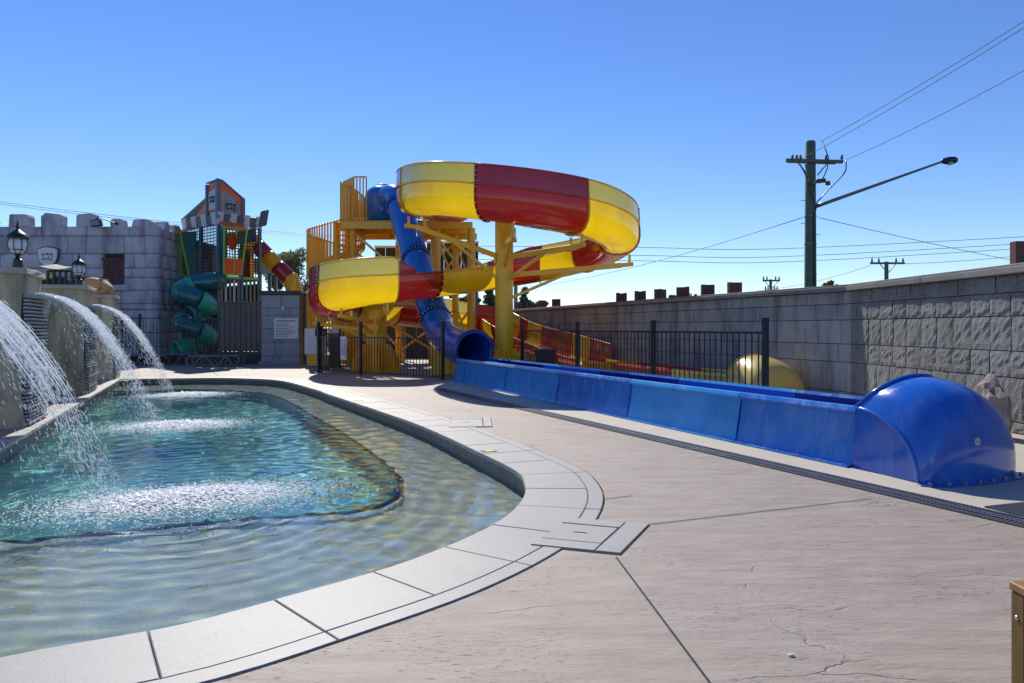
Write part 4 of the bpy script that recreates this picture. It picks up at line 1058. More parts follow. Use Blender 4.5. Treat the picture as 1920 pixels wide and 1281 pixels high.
# corner battlement at the far right, leaning out
mb = MB(); c = TP(-.12, LB+.12, 6.32); mb.frame_box(c, UB*.20+Vector((0, 0, .06)), UA*.07, Vector((.06, 0, .36))); mb.build('battlement', grey_dk, pt, bevel=.05)
# sign roof
def prism(pts_front, off, name, mat, parent=pt):
    n = len(pts_front); off = Vector(off); a = [Vector(p) for p in pts_front]; mb = MB()
    mb.add(a+[p+off for p in a], [tuple(range(n)), tuple(reversed(range(n, 2*n)))]+[(i, n+i, n+(i+1) % n, (i+1) % n) for i in range(n)]); return mb.build(name, mat, parent)
s1 = prism([TP(-.05, -.05, 6.2), TP(-.05, 1.05, 6.2), TP(-.05, 1.05, 7.05), TP(-.05, .15, 7.72), TP(-.05, -.05, 7.74)], UA*.06, 'sign_panel', orange_m)
prism([TP(-.065, .08, 6.2), TP(-.065, .95, 6.2), TP(-.065, .95, 6.85), TP(-.065, .25, 7.33), TP(-.065, .1, 7.2)], UA*.01, 'panel_face', pump_m, s1)
figure_logo(s1, TP(-.075, .52, 6.66), .34, UB, -UA, ink_m, w=.04)
s2 = prism([TP(-.05, -.05, 6.45), TP(.78, -.05, 6.45), TP(.78, -.05, 7.60), TP(.55, -.05, 7.72), TP(.2, -.05, 7.76), TP(-.05, -.05, 7.74)], UB*.06, 'sign_panel', orange_m)
prism([TP(.05, -.065, 6.5), TP(.70, -.065, 6.5), TP(.70, -.065, 7.28), TP(.05, -.065, 7.4)], UB*.01, 'panel_face', grey_lt, s2)
figure_logo(s2, TP(.38, -.075, 6.95), .30, -UA, -UB, ink_m, w=.05)
for a, b, z0, z1 in ((-.05, -.05, 6.1, 7.78), (.84, -.05, 6.2, 7.62), (-.05, 1.10, 6.1, 7.1)): tbox(a-.07, a+.07, b-.07, b+.07, z0, z1, 'sign_post', slate_m)
mb = MB(); mb.add([TP(-.1, -.1, 7.76), TP(-.1, .15, 7.76), TP(-.1, 1.18, 7.06), TP(.9, 1.18, 7.06), TP(.9, .15, 7.76), TP(.9, -.1, 7.72)], [(0, 1, 4, 5), (1, 2, 3, 4)]); sr = mb.build('sign_roof', slate_m, pt); so_ = sr.modifiers.new('t', 'SOLIDIFY'); so_.thickness = .05
mb = MB(); mb.add([TP(.85, -.15, 7.0), TP(LA+.05, -.15, 6.3), TP(LA+.05, 1.2, 6.3), TP(.85, 1.2, 7.0)], [(0, 1, 2, 3)]); rf = mb.build('canopy_roof', roof_teal, pt); so_ = rf.modifiers.new('t', 'SOLIDIFY'); so_.thickness = .05
prism([TP(.85, -.1, 6.3), TP(1.9, -.1, 6.3), TP(.85, -.1, 6.9)], UB*.05, 'gable_panel', orange_m)
# bay windows: shingled hood, teal cheeks, lime mesh front
def bay(P, s0, s1, zt, zb, ot, ob):
    q = [P(s0, 0, zt), P(s1, 0, zt), P(s1, ot, zt-.12), P(s0, ot, zt-.12), P(s0+.12, 0, zb), P(s1-.12, 0, zb), P(s1-.12, ob, zb), P(s0+.12, ob, zb)]
    root = MB().add(q, [(0, 3, 7, 4), (1, 5, 6, 2), (4, 7, 6, 5)]).build('bay_cheeks', teal_m, pt)
    for k in range(6):
        t0, t1 = k/6, (k+1)/6+.04
        L = lambda i, j, t: q[i].lerp(q[j], t)+Vector((0, 0, .22*(1-t)))
        mb = MB(); a_, b_, c_, d_ = L(0, 3, t0), L(1, 2, t0), L(1, 2, t1)-Vector((0, 0, .03)), L(0, 3, t1)-Vector((0, 0, .03)); mb.add([a_, b_, c_, d_]+[p-Vector((0, 0, .05)) for p in (a_, b_, c_, d_)], [(0, 1, 2, 3), (7, 6, 5, 4), (0, 4, 5, 1), (1, 5, 6, 2), (2, 6, 7, 3), (3, 7, 4, 0)]); mb.build('shingle', orange_m, root)
    f = [q[3], q[2], q[6], q[7]]; mb = MB()
    mid = [f[0].lerp(f[1], .55), f[3].lerp(f[2], .55)]
    for a_, b_ in ((f[0], f[1]), (f[1], f[2]), (f[2], f[3]), (f[3], f[0]), tuple(mid)): mb.bar(a_, b_, .07, .05)
    mb.build('mesh_frame', lime_m, root); mb = MB()
    for k in range(1, 12): mb.tube([f[0].lerp(f[1], k/12), f[3].lerp(f[2], k/12)], .008, 4)
    for k in range(1, 18): mb.tube([f[0].lerp(f[3], k/18), f[1].lerp(f[2], k/18)], .008, 4)
    kind(mb.build('wire_mesh', paint('green_wire', (.12, .24, .05), .5) if 'green_wire' not in MATS else MATS['green_wire'], root), 'stuff')
    return f, root
PB = lambda s, o, z: TP(-o, s, z); PA = lambda s, o, z: TP(s, -o, z)
f, broot = bay(PB, .02, 1.05, 5.82, 3.72, .48, .22)
c = f[0].lerp(f[2], .38); ux = (f[1]-f[0]).normalized(); uy = (f[3]-f[0]).normalized(); nn = ux.cross(uy)
mb = MB(); cc = f[0].lerp(f[1], .36).lerp(f[3].lerp(f[2], .36), .30)-nn*0.03
mb.add([cc+ux*(.22*math.cos(2*PI*j/16))+uy*(.36*math.sin(2*PI*j/16)) for j in range(16)], [tuple(range(16))]); o = mb.build('red_disc', red_m, broot); m_ = o.modifiers.new('t', 'SOLIDIFY'); m_.thickness = .03
cc = f[0].lerp(f[1], .5).lerp(f[3].lerp(f[2], .5), .82); mb = MB(); mb.frame_box(cc, ux*.42, uy*.34, nn*.015); mb.build('orange_board', orange_m, broot)
f2, broot2 = bay(PA, LA-1.15, LA+.05, 5.72, 3.72, .75, .30)
# arched sign above the fence
sgn = tbox(-.16, -.10, .15, 1.25, 1.78, 2.25, 'arch_sign', grey_dk)
for j in range(2): tbox(-.19, -.165, .18+j*.55, .45+j*.55, 1.85, 2.22, 'merlon_panel', grey_lt, sgn)
mb = MB(); q = [TP(-.15, .25, 1.35), TP(-.15, 1.2, 1.35)]+[TP(-.15, .725+.475*math.cos(t), 1.55+.13*math.sin(t)) for t in [PI*j/8 for j in range(9)]]
prism(q, UA*.04, 'arch_panel', orange_m, sgn)

# green spiral tube slide
HC = Vector((PX(362, 29.55), 29.75, 0)); RT = .385; RH = .50
st = empty('spiral_slide', (HC.x, HC.y, 0), 'green enclosed spiral tube slide winding down beside the castle corner', 'tube slide')
hp = []
entry = [Vector((PX(407, 30.6), 30.6, 3.42)), Vector((HC.x+.55, HC.y+.55, 3.40))]
nT = 2.15
for j in range(61):
    th = PI/2+2*PI*nT*j/60; hp.append(Vector((HC.x+RH*math.cos(th), HC.y+RH*math.sin(th), 3.38-(2.75)*j/60)))
last = hp[-1]; th = PI/2+2*PI*nT; tv = Vector((-math.sin(th), math.cos(th), -.15)); hp += [last+tv*.3, last+tv*.6+Vector((0, 0, -.05)), last+tv*.95+Vector((0, 0, -.09))]
path = [Vector(p) for p in catmull([entry[0], entry[1]]+hp[2::3], 6)]
nseg = 9; per = len(path)//nseg
for s in range(nseg):
    seg = path[s*per:(s+1)*per+1] if s < nseg-1 else path[s*per:]
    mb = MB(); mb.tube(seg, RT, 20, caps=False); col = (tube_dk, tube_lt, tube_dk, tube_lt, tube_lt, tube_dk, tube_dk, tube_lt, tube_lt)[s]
    o = mb.build('tube_section', col, st, smooth=True); m_ = o.modifiers.new('t', 'SOLIDIFY'); m_.thickness = .02
    mb = MB(); t, a, b = frames(seg)[0]; mb.tube([seg[0]+a*(RT*1.03*math.cos(q))+b*(RT*1.03*math.sin(q)) for q in [2*PI*j/20 for j in range(20)]], .022, 5, closed=True); mb.build('flange', tube_dk if col is tube_lt else tube_lt, o)
mb = MB(); mb.tube([(HC.x, HC.y, 0), (HC.x, HC.y, 3.1)], .07, 8); mb.build('centre_post', slate_m, st)
# straight red and yellow tube slide behind the block house
d_ = 33.0; A_ = Vector((PX(470, d_), d_, PZ(448, d_))); B_ = Vector((PX(545, d_), d_, PZ(525, d_))); C_ = Vector((PX(556, d_), d_-.1, PZ(556, d_))); D_ = Vector((PX(557, d_), d_-.2, PZ(585, d_)))
pa = [A_.lerp(B_, k/12) for k in range(11)]+[Vector(p) for p in catmull([A_.lerp(B_, .92), B_, C_, D_], 5)]
ts = empty('tube_slide', (D_.x, D_.y, 1.2), 'red and yellow striped tube slide sloping down behind the grey block house', 'tube slide')
cuts = [0, 2, 5, 8, 14, len(pa)-1]
for k in range(5):
    mb = MB(); mb.tube(pa[cuts[k]:cuts[k+1]+1], .37, 20, caps=False); o = mb.build('tube_section', (yellow_m, red_m, yellow_m, red_m, yellow_m)[k], ts, smooth=True)
    o.modifiers.new('t', 'SOLIDIFY').thickness = .02
for k in (0,): 
    mb = MB(); mb.tube([D_-Vector((0, 0, .2)), Vector((D_.x, D_.y, 0))], .09, 8); mb.build('support_post', slate_m, ts)
# small shade shelter
d_ = 34.5; x0, x1 = PX(482, d_), PX(522, d_); ss = empty('shade_shelter', ((x0+x1)/2, d_, 0), 'small shelter with a pale teal canopy on dark posts behind the block house', 'shelter')
mb = MB(); mb.add([(x0, d_-.6, PZ(487, d_)), (x0+.45, d_-.6, PZ(486, d_)), (x1, d_-.6, PZ(514, d_)), (x0, d_-.6, PZ(514, d_)), (x0, d_+.8, PZ(487, d_)), (x0+.45, d_+.8, PZ(486, d_)), (x1, d_+.8, PZ(514, d_)), (x0, d_+.8, PZ(514, d_))], [(0, 3, 2, 1), (4, 5, 6, 7), (1, 2, 6, 5), (0, 1, 5, 4), (3, 7, 6, 2), (0, 4, 7, 3)]); mb.build('canopy', roof_teal, ss, bevel=.05)
for x in (x0+.15, x0+.62, x1-.12): mb = MB(); mb.box(x-.07, x+.07, d_-.1, d_+.04, 0, PZ(514, d_)); mb.build('post', slate_m, ss)

# ------------------------------------------------------------------ yellow and red body slide
ctrl = [(-2.0, 26.6, 5.35), (-2.9, 24.4, 5.1), (-3.0, 22.0, 4.85), (-1.9, 19.6, 4.5), (.2, 18.65, 4.1), (2.2, 19.5, 3.86), (3.3, 21.8, 3.64), (2.6, 24.0, 3.34), (1.1, 24.9, 3.05), (-.5, 24.5, 2.75),
        (-2.0, 23.0, 2.45), (-3.3, 21.8, 2.2), (-4.7, 21.4, 2.03), (-5.75, 22.3, 1.88), (-6.15, 24.2, 1.7), (-5.6, 26.8, 1.55), (-4.3, 29.2, 1.45), (-2.5, 31.0, 1.3), (-1.0, 31.2, 1.1), (-.25, 29.9, .8), (.5, 27.8, .5), (1.6, 24.8, .2), (2.55, 22.3, .06)]
NP = 14
fp = [Vector(p) for p in catmull(ctrl, NP)]
def lerp_tab(tab, u):
    for (a, va), (b, vb) in zip(tab[:-1], tab[1:]):
        if u <= b: return va+(vb-va)*max(0, (u-a)/(b-a))
    return tab[-1][1]
gR = [(0, .7), (1, 1), (6.3, 1), (8.3, .95), (9.2, .1), (9.5, 0), (23, 0)]
gL = [(0, 0), (10.85, 0), (11.3, 1), (17, 1), (18.2, .7), (19.5, .4), (21.1, .34), (22.0, .02), (23, 0)]
hh = [(0, 1), (18.5, 1), (19.5, .85), (20.8, .66), (22, .46), (23, .46)]
bank = [(0, 0), (1, -.05), (2, -.10), (6, -.10), (7.5, -.05), (9, 0), (11, .05), (12, .12), (16, .12), (18, .05), (19, 0), (23, 0)]
U = [(-.62, .80), (-.62, .62), (-.595, .42), (-.53, .25), (-.41, .11), (-.23, .03), (0, 0)]; U = U+[(-a, b) for a, b in U[-2::-1]]
def fframe(i):
    t = fp[min(i+1, len(fp)-1)]-fp[max(i-1, 0)]; t.z = 0; t.normalize()
    u = i/NP; r = Vector((t.y, -t.x, 0)); up = Vector((0, 0, 1)); b = lerp_tab(bank, u)
    return fp[i], (r*math.cos(b)-up*math.sin(b)), (up*math.cos(b)+r*math.sin(b)), u, t
slide = empty('body_slide', (-.9, 23, 0), 'open yellow and red water slide flume winding in a figure of eight', 'water slide')
brk = [(0, 2.35, 'r'), (2.35, 3.56, 'y'), (3.56, 4.70, 'r'), (4.70, 5.95, 'y'), (5.95, 7.1, 'r'), (7.1, 8.05, 'y'), (8.05, 9.0, 'r'), (9.0, 10.4, 'y'), (10.4, 11.22, 'r'), (11.22, 12.62, 'y'), (12.62, 14.5, 'r'),
       (14.5, 15.6, 'y'), (15.6, 16.6, 'r'), (16.6, 17.45, 'y'), (17.45, 18.3, 'r'), (18.3, 19.0, 'y'), (19.0, 19.45, 'r'), (19.45, 20.05, 'y'), (20.05, 20.95, 'r'), (20.95, 21.45, 'y'), (21.45, 22, 'r')]
def bolts(mb, pts, r=.014):
    for p in pts: mb.frame_box(p, (r, 0, 0), (0, r, 0), (0, 0, r))
for a, b, c in brk:
    i0, i1 = round(a*NP), round(b*NP); rows = []; lipL, lipR = [], []; GR, GL = [], []
    for i in range(i0, i1+1):
        p, r, up, u, t = fframe(i); h = lerp_tab(hh, u)
        rows.append([p+r*s+up*(z*h) for s, z in U]); lipL.append(rows[-1][0]-r*.03); lipR.append(rows[-1][-1]+r*.03)
        GR.append((p+r*.635+up*.82*h, p+r*.66+up*(.82+.50*lerp_tab(gR, u)), lerp_tab(gR, u), r)); GL.append((p-r*.635+up*.82*h, p-r*.66+up*(.82+.50*lerp_tab(gL, u)), lerp_tab(gL, u), r))
    m_, gm, lm = (yellow_m, yguard_m, lip_y) if c == 'y' else (red_m, rguard_m, lip_r)
    sec = MB().grid(rows).build('flume_section', m_, slide, smooth=True)
    mb = MB()
    for lip in (lipL, lipR): mb.tube([q for q in lip], .026, 6)
    mb.build('rim', lm, sec, smooth=True)
    for G_ in (GR, GL):
        if max(g[2] for g in G_) > .05:
            k = [g for g in G_ if g[2] > .02]
            if len(k) < 2: continue
            mb = MB(); sgn_ = 1 if G_ is GR else -1
            mb.grid([[g[0], g[0].lerp(g[1], .5)+g[3]*sgn_*.012, g[1]] for g in k]); gd = mb.build('splash_guard', gm, sec, smooth=True)
            mb = MB(); mb.tube([g[1] for g in k], .022, 6); mb.build('guard_rim', lm, sec, smooth=True)
    if a > 0:
        p, r, up, u, t = fframe(i0); h = lerp_tab(hh, u); ring = [p+r*(s*1.035)+up*(z*h-.02) for s, z in U]
        gl, gr_ = lerp_tab(gL, u), lerp_tab(gR, u)
        if gr_ > .05: ring.append(p+r*.675+up*(.82+.50*gr_))
        if gl > .05: ring.insert(0, p-r*.675+up*(.82+.50*gl))
        mb = MB()
        for q0, q1 in zip(ring[:-1], ring[1:]):
            mb.bar(q0, q1, .055, .035, up=t)
        mb.build('joint_flange', m_, sec)
        if u < 14.6:
            mb = MB(); outp = []
            for q0, q1 in zip(ring[:-1], ring[1:]):
                n_ = max(1, int((q1-q0).length/.13))
                for j in range(n_): q = q0.lerp(q1, (j+.5)/n_); c_ = (q-(p+up*.45)).normalized(); outp.append(q+c_*.03+t*.02)
            bolts(mb, outp, .013); kind(mb.build('bolts', bolt_m, sec), 'stuff')

# columns that carry the flume
def column(x, y, r, ztop, lab, gus=.45, gh=.75):
    root = empty('slide_column', (x, y, 0), lab, 'column', 'thick yellow columns carrying the body slide')
    mb = MB(); mb.lathe((x, y, .02), [(r, 0), (r, ztop-.02)], 24); mb.build('shaft', steel_y, root, auto=40)
    mb = MB(); mb.lathe((x, y, 0), [(r+gus, 0), (r+gus, .035)], 24); mb.build('base_plate', steel_y, root)
    for k in range(8):
        th = 2*PI*(k+.35)/8; u = Vector((math.cos(th), math.sin(th), 0)); w = Vector((-u.y, u.x, 0))*.018; c = Vector((x, y, .037)); z = Vector((0, 0, 1))
        pr = [c+u*(r-.01), c+u*(r+gus-.05), c+u*(r+gus-.05)+z*gh*.35, c+u*(r+.10)+z*gh, c+u*(r-.01)+z*gh]
        mb = MB(); mb.add([p+w for p in pr]+[p-w for p in pr], [tuple(range(5)), tuple(reversed(range(5, 10)))]+[(i, i+5, (i+1) % 5+5, (i+1) % 5) for i in range(5)]); mb.build('gusset', steel_y, root)
    return root
def arm(root, p, q, w=.12, h=.14, name='support_arm', m_=None): return MB().bar(p, q, w, h).build(name, m_ or steel_y, root, bevel=.008)
MC = (-.24, 21.7)
cm = column(MC[0], MC[1], .275, 4.75, 'tall thick yellow column under the upper slide loop')
C0 = lambda z, dx=0, dy=0: Vector((MC[0]+dx, MC[1]+dy, z))
def under(u, dz=.0): p, r, up, _, t = fframe(round(u*NP)); return p-up*(.05+dz), r, t
for u, zc in ((2.3, 3.52), (4.75, 3.55), (5.9, 3.0), (3.9, 3.95)):
    e, r, t = under(u, .30); 
    arm(cm, C0(zc), e, .11, .15); arm(cm, C0(zc-.75)+(e-C0(zc-.75))*.03, C0(zc).lerp(e, .62), .08, .09, 'brace')
    mb = MB(); mb.bar(e-r*.36, e+r*.36, .10, .12); mb.build('saddle_beam', steel_y, cm, bevel=.008)
    for sg in (-1, 1): arm(cm, e+r*.24*sg, e+r*.24*sg+Vector((0, 0, .30)), .07, .07, 'hanger')
    mb = MB(); d_ = (e-C0(zc)); d_.z = 0; d_.normalize(); mb.bar(C0(zc-.14)+d_*.285, C0(zc+.14)+d_*.285, .26, .03, up=d_); mb.build('arm_plate', steel_y, cm)
SC = (-4.46, 23.45)
cs_ = column(SC[0], SC[1], .345, 2.0, 'short thick yellow column under the lower slide loop', .5, .85)
C1 = lambda z: Vector((SC[0], SC[1], z))
for u, zc in ((11.35, 1.55), (12.2, 1.6), (13.5, 1.3), (14.7, 1.2)):
    e, r, t = under(u, .22); arm(cs_, C1(zc), e, .10, .13); arm(cs_, C1(zc-.5), C1(zc).lerp(e, .65), .07, .08, 'brace')
    mb = MB(); mb.bar(e-r*.36, e+r*.36, .10, .12); mb.build('saddle_beam', steel_y, cs_, bevel=.008)
    for sg in (-1, 1): arm(cs_, e+r*.24*sg, e+r*.24*sg+Vector((0, 0, .24)), .07, .07, 'hanger')
for x, y, r, zt, lab in ((-2.3, 30.8, .16, 1.25, 'slim yellow post under the back bend of the slide'), (-5.4, 27.6, .16, 1.45, 'slim yellow post behind the short thick column')):
    column(x, y, r, zt, lab, .3, .6)

# ------------------------------------------------------------------ slide tower
tw = empty('slide_tower', (-4, 28.4, 0), 'yellow steel slide tower with platform, spiral stair and cross braces', 'tower')
PLZ = 5.45
posts = {'a': (-6.1, 27.5), 'b': (-6.55, 28.5), 'c': (-2.95, 27.6), 'd': (-1.62, 28.4), 'e': (-2.4, 30.3), 'f': (-4.8, 30.3), 'g': (-4.6, 27.4)}
for k, (x, y) in posts.items():
    r = {'c': .19, 'd': .16, 'g': .11}.get(k, .14); mb = MB(); mb.lathe((x, y, 0), [(r, .03), (r, 7.0 if k == 'b' else PLZ-.1)], 16)
    if k == 'g': continue
    mb.build('post', steel_o if k in 'ab' else steel_y, tw, auto=40)
    mb = MB(); mb.lathe((x, y, 0), [(r+.16, 0), (r+.16, .03)], 12); mb.build('base_plate', steel_y, tw)
    for q in range(4):
        th = PI/4+q*PI/2; u = Vector((math.cos(th), math.sin(th), 0)); w = Vector((-u.y, u.x, 0))*.012; c = Vector((x, y, .03)); pr = [c+u*r*.9, c+u*(r+.15), c+u*(r+.15)+Vector((0, 0, .15)), c+u*r*.9+Vector((0, 0, .5))]
        mb = MB(); mb.add([p+w for p in pr]+[p-w for p in pr], [(0, 1, 2, 3), (7, 6, 5, 4)]+[(i, i+4, (i+1) % 4+4, (i+1) % 4) for i in range(4)]); mb.build('gusset', steel_y, tw)
mb = MB(); mb.box(-6.5, -2.0, 27.2, 30.5, PLZ, PLZ+.06); mb.build('platform', steel_o, tw)
for y in (27.2, 28.8, 30.5): mb = MB(); mb.box(-6.5, -1.5, y-.06, y+.06, PLZ-.26, PLZ-.002); mb.build('platform_beam', steel_y, tw)
for x in (-6.45, -5.2, -4.0, -2.8): mb = MB(); mb.box(x-.05, x+.05, 27.27, 30.43, PLZ-.2, PLZ-.003); mb.build('platform_beam', steel_o, tw)
P3 = lambda k, z: Vector((posts[k][0], posts[k][1], z))
for a, b, z0, z1 in (('a', 'g', 5.1, 3.8), ('g', 'c', 3.8, 5.1), ('c', 'd', 3.2, 5.0), ('c', 'd', 5.0, 3.2), ('d', 'e', 3.2, 5.0), ('e', 'f', 5.0, 3.2), ('e', 'f', 3.2, 5.0), ('c', 'e', 5.0, 3.2), ('a', 'c', 2.4, .5), ('c', 'd', .4, 2.2), ('c', 'd', 2.2, .4), ('e', 'd', 2.4, .5), ('f', 'e', .4, 2.2), ('f', 'e', 2.2, .4), ('b', 'f', 2.6, .6)):
    arm(tw, P3(a, z0), P3(b, z1), .07, .09, 'brace')
for a, b, z in (('a', 'c', 3.1), ('c', 'd', 3.1), ('e', 'f', 3.1), ('d', 'e', 3.1), ('a', 'c', 2.35)): arm(tw, P3(a, z), P3(b, z), .09, .12, 'cross_beam')
# dark screens under the platform and the pale fascia above them
for x0, x1, z0, z1 in ((PX(703, 31), PX(762, 31), 3.0, 4.9), (PX(800, 31), PX(897, 31), 2.9, 5.1)):
    n = 3
    for k in range(n): w = (x1-x0)/n; mb = MB(); mb.box(x0+k*w+.01, x0+(k+1)*w-.01, 31.0, 31.05, z0, z1); mb.build('dark_screen', dark_m, tw)
    mb = MB(); mb.box(x0-.02, x1+.02, 30.98, 31.07, z1+.01, z1+.09); mb.build('screen_fascia', white_m, tw)
    for x in (x0+.1, x1-.1): mb = MB(); mb.box(x-.05, x+.05, 31.06, 31.16, 0, z0+.3); mb.build('screen_post', slate_m, tw)
# platform railing
def rail_panel(a, b, z0, h, gap=.16, m_=steel_o, bw=.022):
    a, b = Vector(a), Vector(b); dz = Vector((0, 0, 1)); root = MB().bar(a+dz*(z0+h), b+dz*(z0+h), .05, .05).build('hand_rail', m_, tw)
    MB().bar(a+dz*(z0+.12), b+dz*(z0+.12), .04, .05).build('bottom_rail', m_, tw)
    n = max(2, int((b-a).length/gap)); dirv = (b-a).normalized(); me = None
    for k in range(n+1):
        q = a.lerp(b, k/n)
        if me is None:
            mb = MB(); mb.bar((0, 0, z0+.12), (0, 0, z0+h), bw*2, bw*2, up=dirv); me, _ = mb.data('baluster', m_, False, (0, 0, 0))
        link('baluster', me, tw, q-WL[tw])
rail_panel((PX(663, 27.2), 27.2, 0), (PX(687, 27.2), 27.2, 0), PLZ, 1.72, .12)
rail_panel((PX(640, 28.3), 28.3, 0), (PX(663, 27.2), 27.2, 0), PLZ, 1.70, .10, bw=.03); rail_panel((-6.45, 28.4, 0), (-6.45, 30.4, 0), PLZ, 1.3, .14)
rail_panel((-6.4, 30.45, 0), (-2.1, 30.45, 0), PLZ, 1.2, .18)
# spiral stair
SX, SY, SR = -6.95, 28.25, 1.12
def sz(th): return 3.8-2.4*(th-PI)/(2*PI)
th0, th1 = PI-(5.45-3.8)/2.4*2*PI, PI+3.8/2.4*2*PI
mb = MB(); mb.lathe((SX, SY, 0), [(.12, 0), (.12, 5.6)], 14); mb.build('stair_newel', steel_o, tw, auto=40)
nst = 31; rail_pts, low_pts = [], []
for k in range(nst):
    th = th0+(th1-th0)*k/nst; z = sz(th); u0 = Vector((math.cos(th-.2), math.sin(th-.2), 0)); u1 = Vector((math.cos(th+.2), math.sin(th+.2), 0)); c = Vector((SX, SY, z))
    q = [c+u0*.1, c+u0*SR, c+u1*SR, c+u1*.1]; mb = MB(); mb.add(q+[p-Vector((0, 0, .05)) for p in q], [(0, 1, 2, 3), (7, 6, 5, 4), (0, 4, 5, 1), (1, 5, 6, 2), (2, 6, 7, 3), (3, 7, 4, 0)]); mb.build('stair_tread', steel_o, tw)
nb = 130
mbb = MB(); mbb.frame_box((0, 0, .62), (.032, 0, 0), (0, .012, 0), (0, 0, .92)); bme, _ = mbb.data('baluster', steel_o, False, (0, 0, 0))
for k in range(nb+1):
    th = th0+(th1-th0)*k/nb; z = sz(th); p = Vector((SX+SR*math.cos(th), SY+SR*math.sin(th), z)); rail_pts.append(p+Vector((0, 0, 1.5))); low_pts.append(p-Vector((0, 0, .12)))
    if z > .3: o = link('baluster', bme, tw, p-WL[tw]); o.rotation_euler = (0, 0, th+PI/2); 
mb = MB(); mb.tube(rail_pts, .03, 6); mb.build('hand_rail', steel_o, tw, smooth=True)
mb = MB(); mb.grid([[p, p+Vector((0, 0, .26))] for p in low_pts]); o = mb.build('stringer', steel_o, tw, smooth=True); o.modifiers.new('t', 'SOLIDIFY').thickness = .02

# ------------------------------------------------------------------ blue tube slide
bt = empty('blue_tube_slide', (-2.6, 23.2, 0), 'closed blue tube slide dropping from the tower into the blue trough', 'tube slide')
mb = MB(); hx, hy = -5.15, 28.35
mb.lathe((hx, hy, PLZ+.06), [(.70, 0), (.70, 1.0), (.66, 1.2), (.56, 1.36), (.38, 1.48), (.15, 1.53), (.01, 1.54)], 28); mb.build('entry_hood', blue_tube_m, bt, smooth=True)
mb = MB(); mb.tube([(hx+.05+.36*math.cos(PI*k/10), hy-.1, PLZ+1.48+.16*math.sin(PI*k/10)) for k in range(11)], .025, 6); mb.build('hood_handle', navy_m, bt, smooth=True)
Pa, Pb = Vector((-4.44, 27.45, 6.42)), Vector((-2.47, 23.0, 1.72))
bend = [Vector(p) for p in catmull([(-5.1, 28.3, 6.25), (-4.85, 27.95, 6.50), tuple(Pa), tuple(Pa.lerp(Pb, .08))], 5)]
stra = [Pa.lerp(Pb, .08+.92*k/20) for k in range(21)]
EX = Vector((-1.03, 19.32, .80)); vT = Vector((.388, -.922, 0))
elb = [Vector(p) for p in catmull([tuple(Pb), tuple(Pb+Vector((.30, -.72, -.52))), tuple(EX-vT*1.55+Vector((0, 0, .12))), tuple(EX-vT*.7+Vector((0, 0, .01))), tuple(EX)], 6)]
RT_ = .475
def tube_sec(pts, mat, name='tube_section', r=RT_, flange=True):
    mb = MB(); mb.tube(pts, r, 32, caps=False); o = mb.build(name, mat, bt, smooth=True); o.modifiers.new('t', 'SOLIDIFY').thickness = .015
    if flange:
        t, a, b = frames(pts)[0]; ring = [pts[0]+a*math.cos(q)*(r+.045)+b*math.sin(q)*(r+.045) for q in [2*PI*j/32 for j in range(32)]]
        mb = MB(); n_ = 32; t0 = t*.035
        inner = [pts[0]+a*math.cos(q)*(r-.01)+b*math.sin(q)*(r-.01) for q in [2*PI*j/32 for j in range(32)]]
        mb.add([p-t0 for p in ring]+[p+t0 for p in ring]+[p-t0 for p in inner]+[p+t0 for p in inner], [f for i in range(n_) for j in [(i+1) % n_] for f in ((i, j, n_+j, n_+i), (i, 2*n_+i, 2*n_+j, j), (n_+i, n_+j, 3*n_+j, 3*n_+i))])
        f_ = mb.build('flange', navy_m, o)
        mb = MB(); bolts(mb, [pts[0]+(a*math.cos(q)+b*math.sin(q))*(r+.025)-t*.04*sg for q in [2*PI*j/28 for j in range(28)] for sg in (-1, 1)], .012); kind(mb.build('bolts', bolt_m, f_), 'stuff')
    return o
tube_sec(bend, blue_tube_m, 'bend'); tube_sec(stra[:11], blue_tube_m); tube_sec(stra[10:], blue_tube_m); tube_sec(elb, blue_m, 'elbow')
t, a, b = frames(elb)[-1]; mb = MB(); n_ = 36
R0, R1 = RT_-.02, RT_+.10; rows = []
for (r, o_) in ((R0, -.03), (R0, .03), (R0+.03, .05), (R1-.02, .05), (R1, .02), (R1, -.04), (R0, -.04)): rows.append([EX+t*o_+(a*math.cos(2*PI*j/n_)+b*math.sin(2*PI*j/n_))*r for j in range(n_+1)])
mb.grid(rows); mb.build('exit_ring', navy_m, bt, smooth=True)
mb = MB(); mb.bar((-2.0, 21.6, 0), (-2.0, 21.6, .62), .26, .26, up=(0, 1, 0)); mb.build('support_post', steel_y, bt, bevel=.01)
for sg in (-1, 1):
    mb = MB(); x = -2.0+sg*.14; pr = [(x, 0), (x+sg*.34, 0), (x+sg*.32, .18), (x+sg*.08, .62), (x, .62)]; mb.add([(a_, 21.56, b_) for a_, b_ in pr]+[(a_, 21.64, b_) for a_, b_ in pr], [tuple(range(5)), tuple(reversed(range(5, 10)))]+[(i, i+5, (i+1) % 5+5, (i+1) % 5) for i in range(5)]); mb.build('gusset', steel_y, bt)

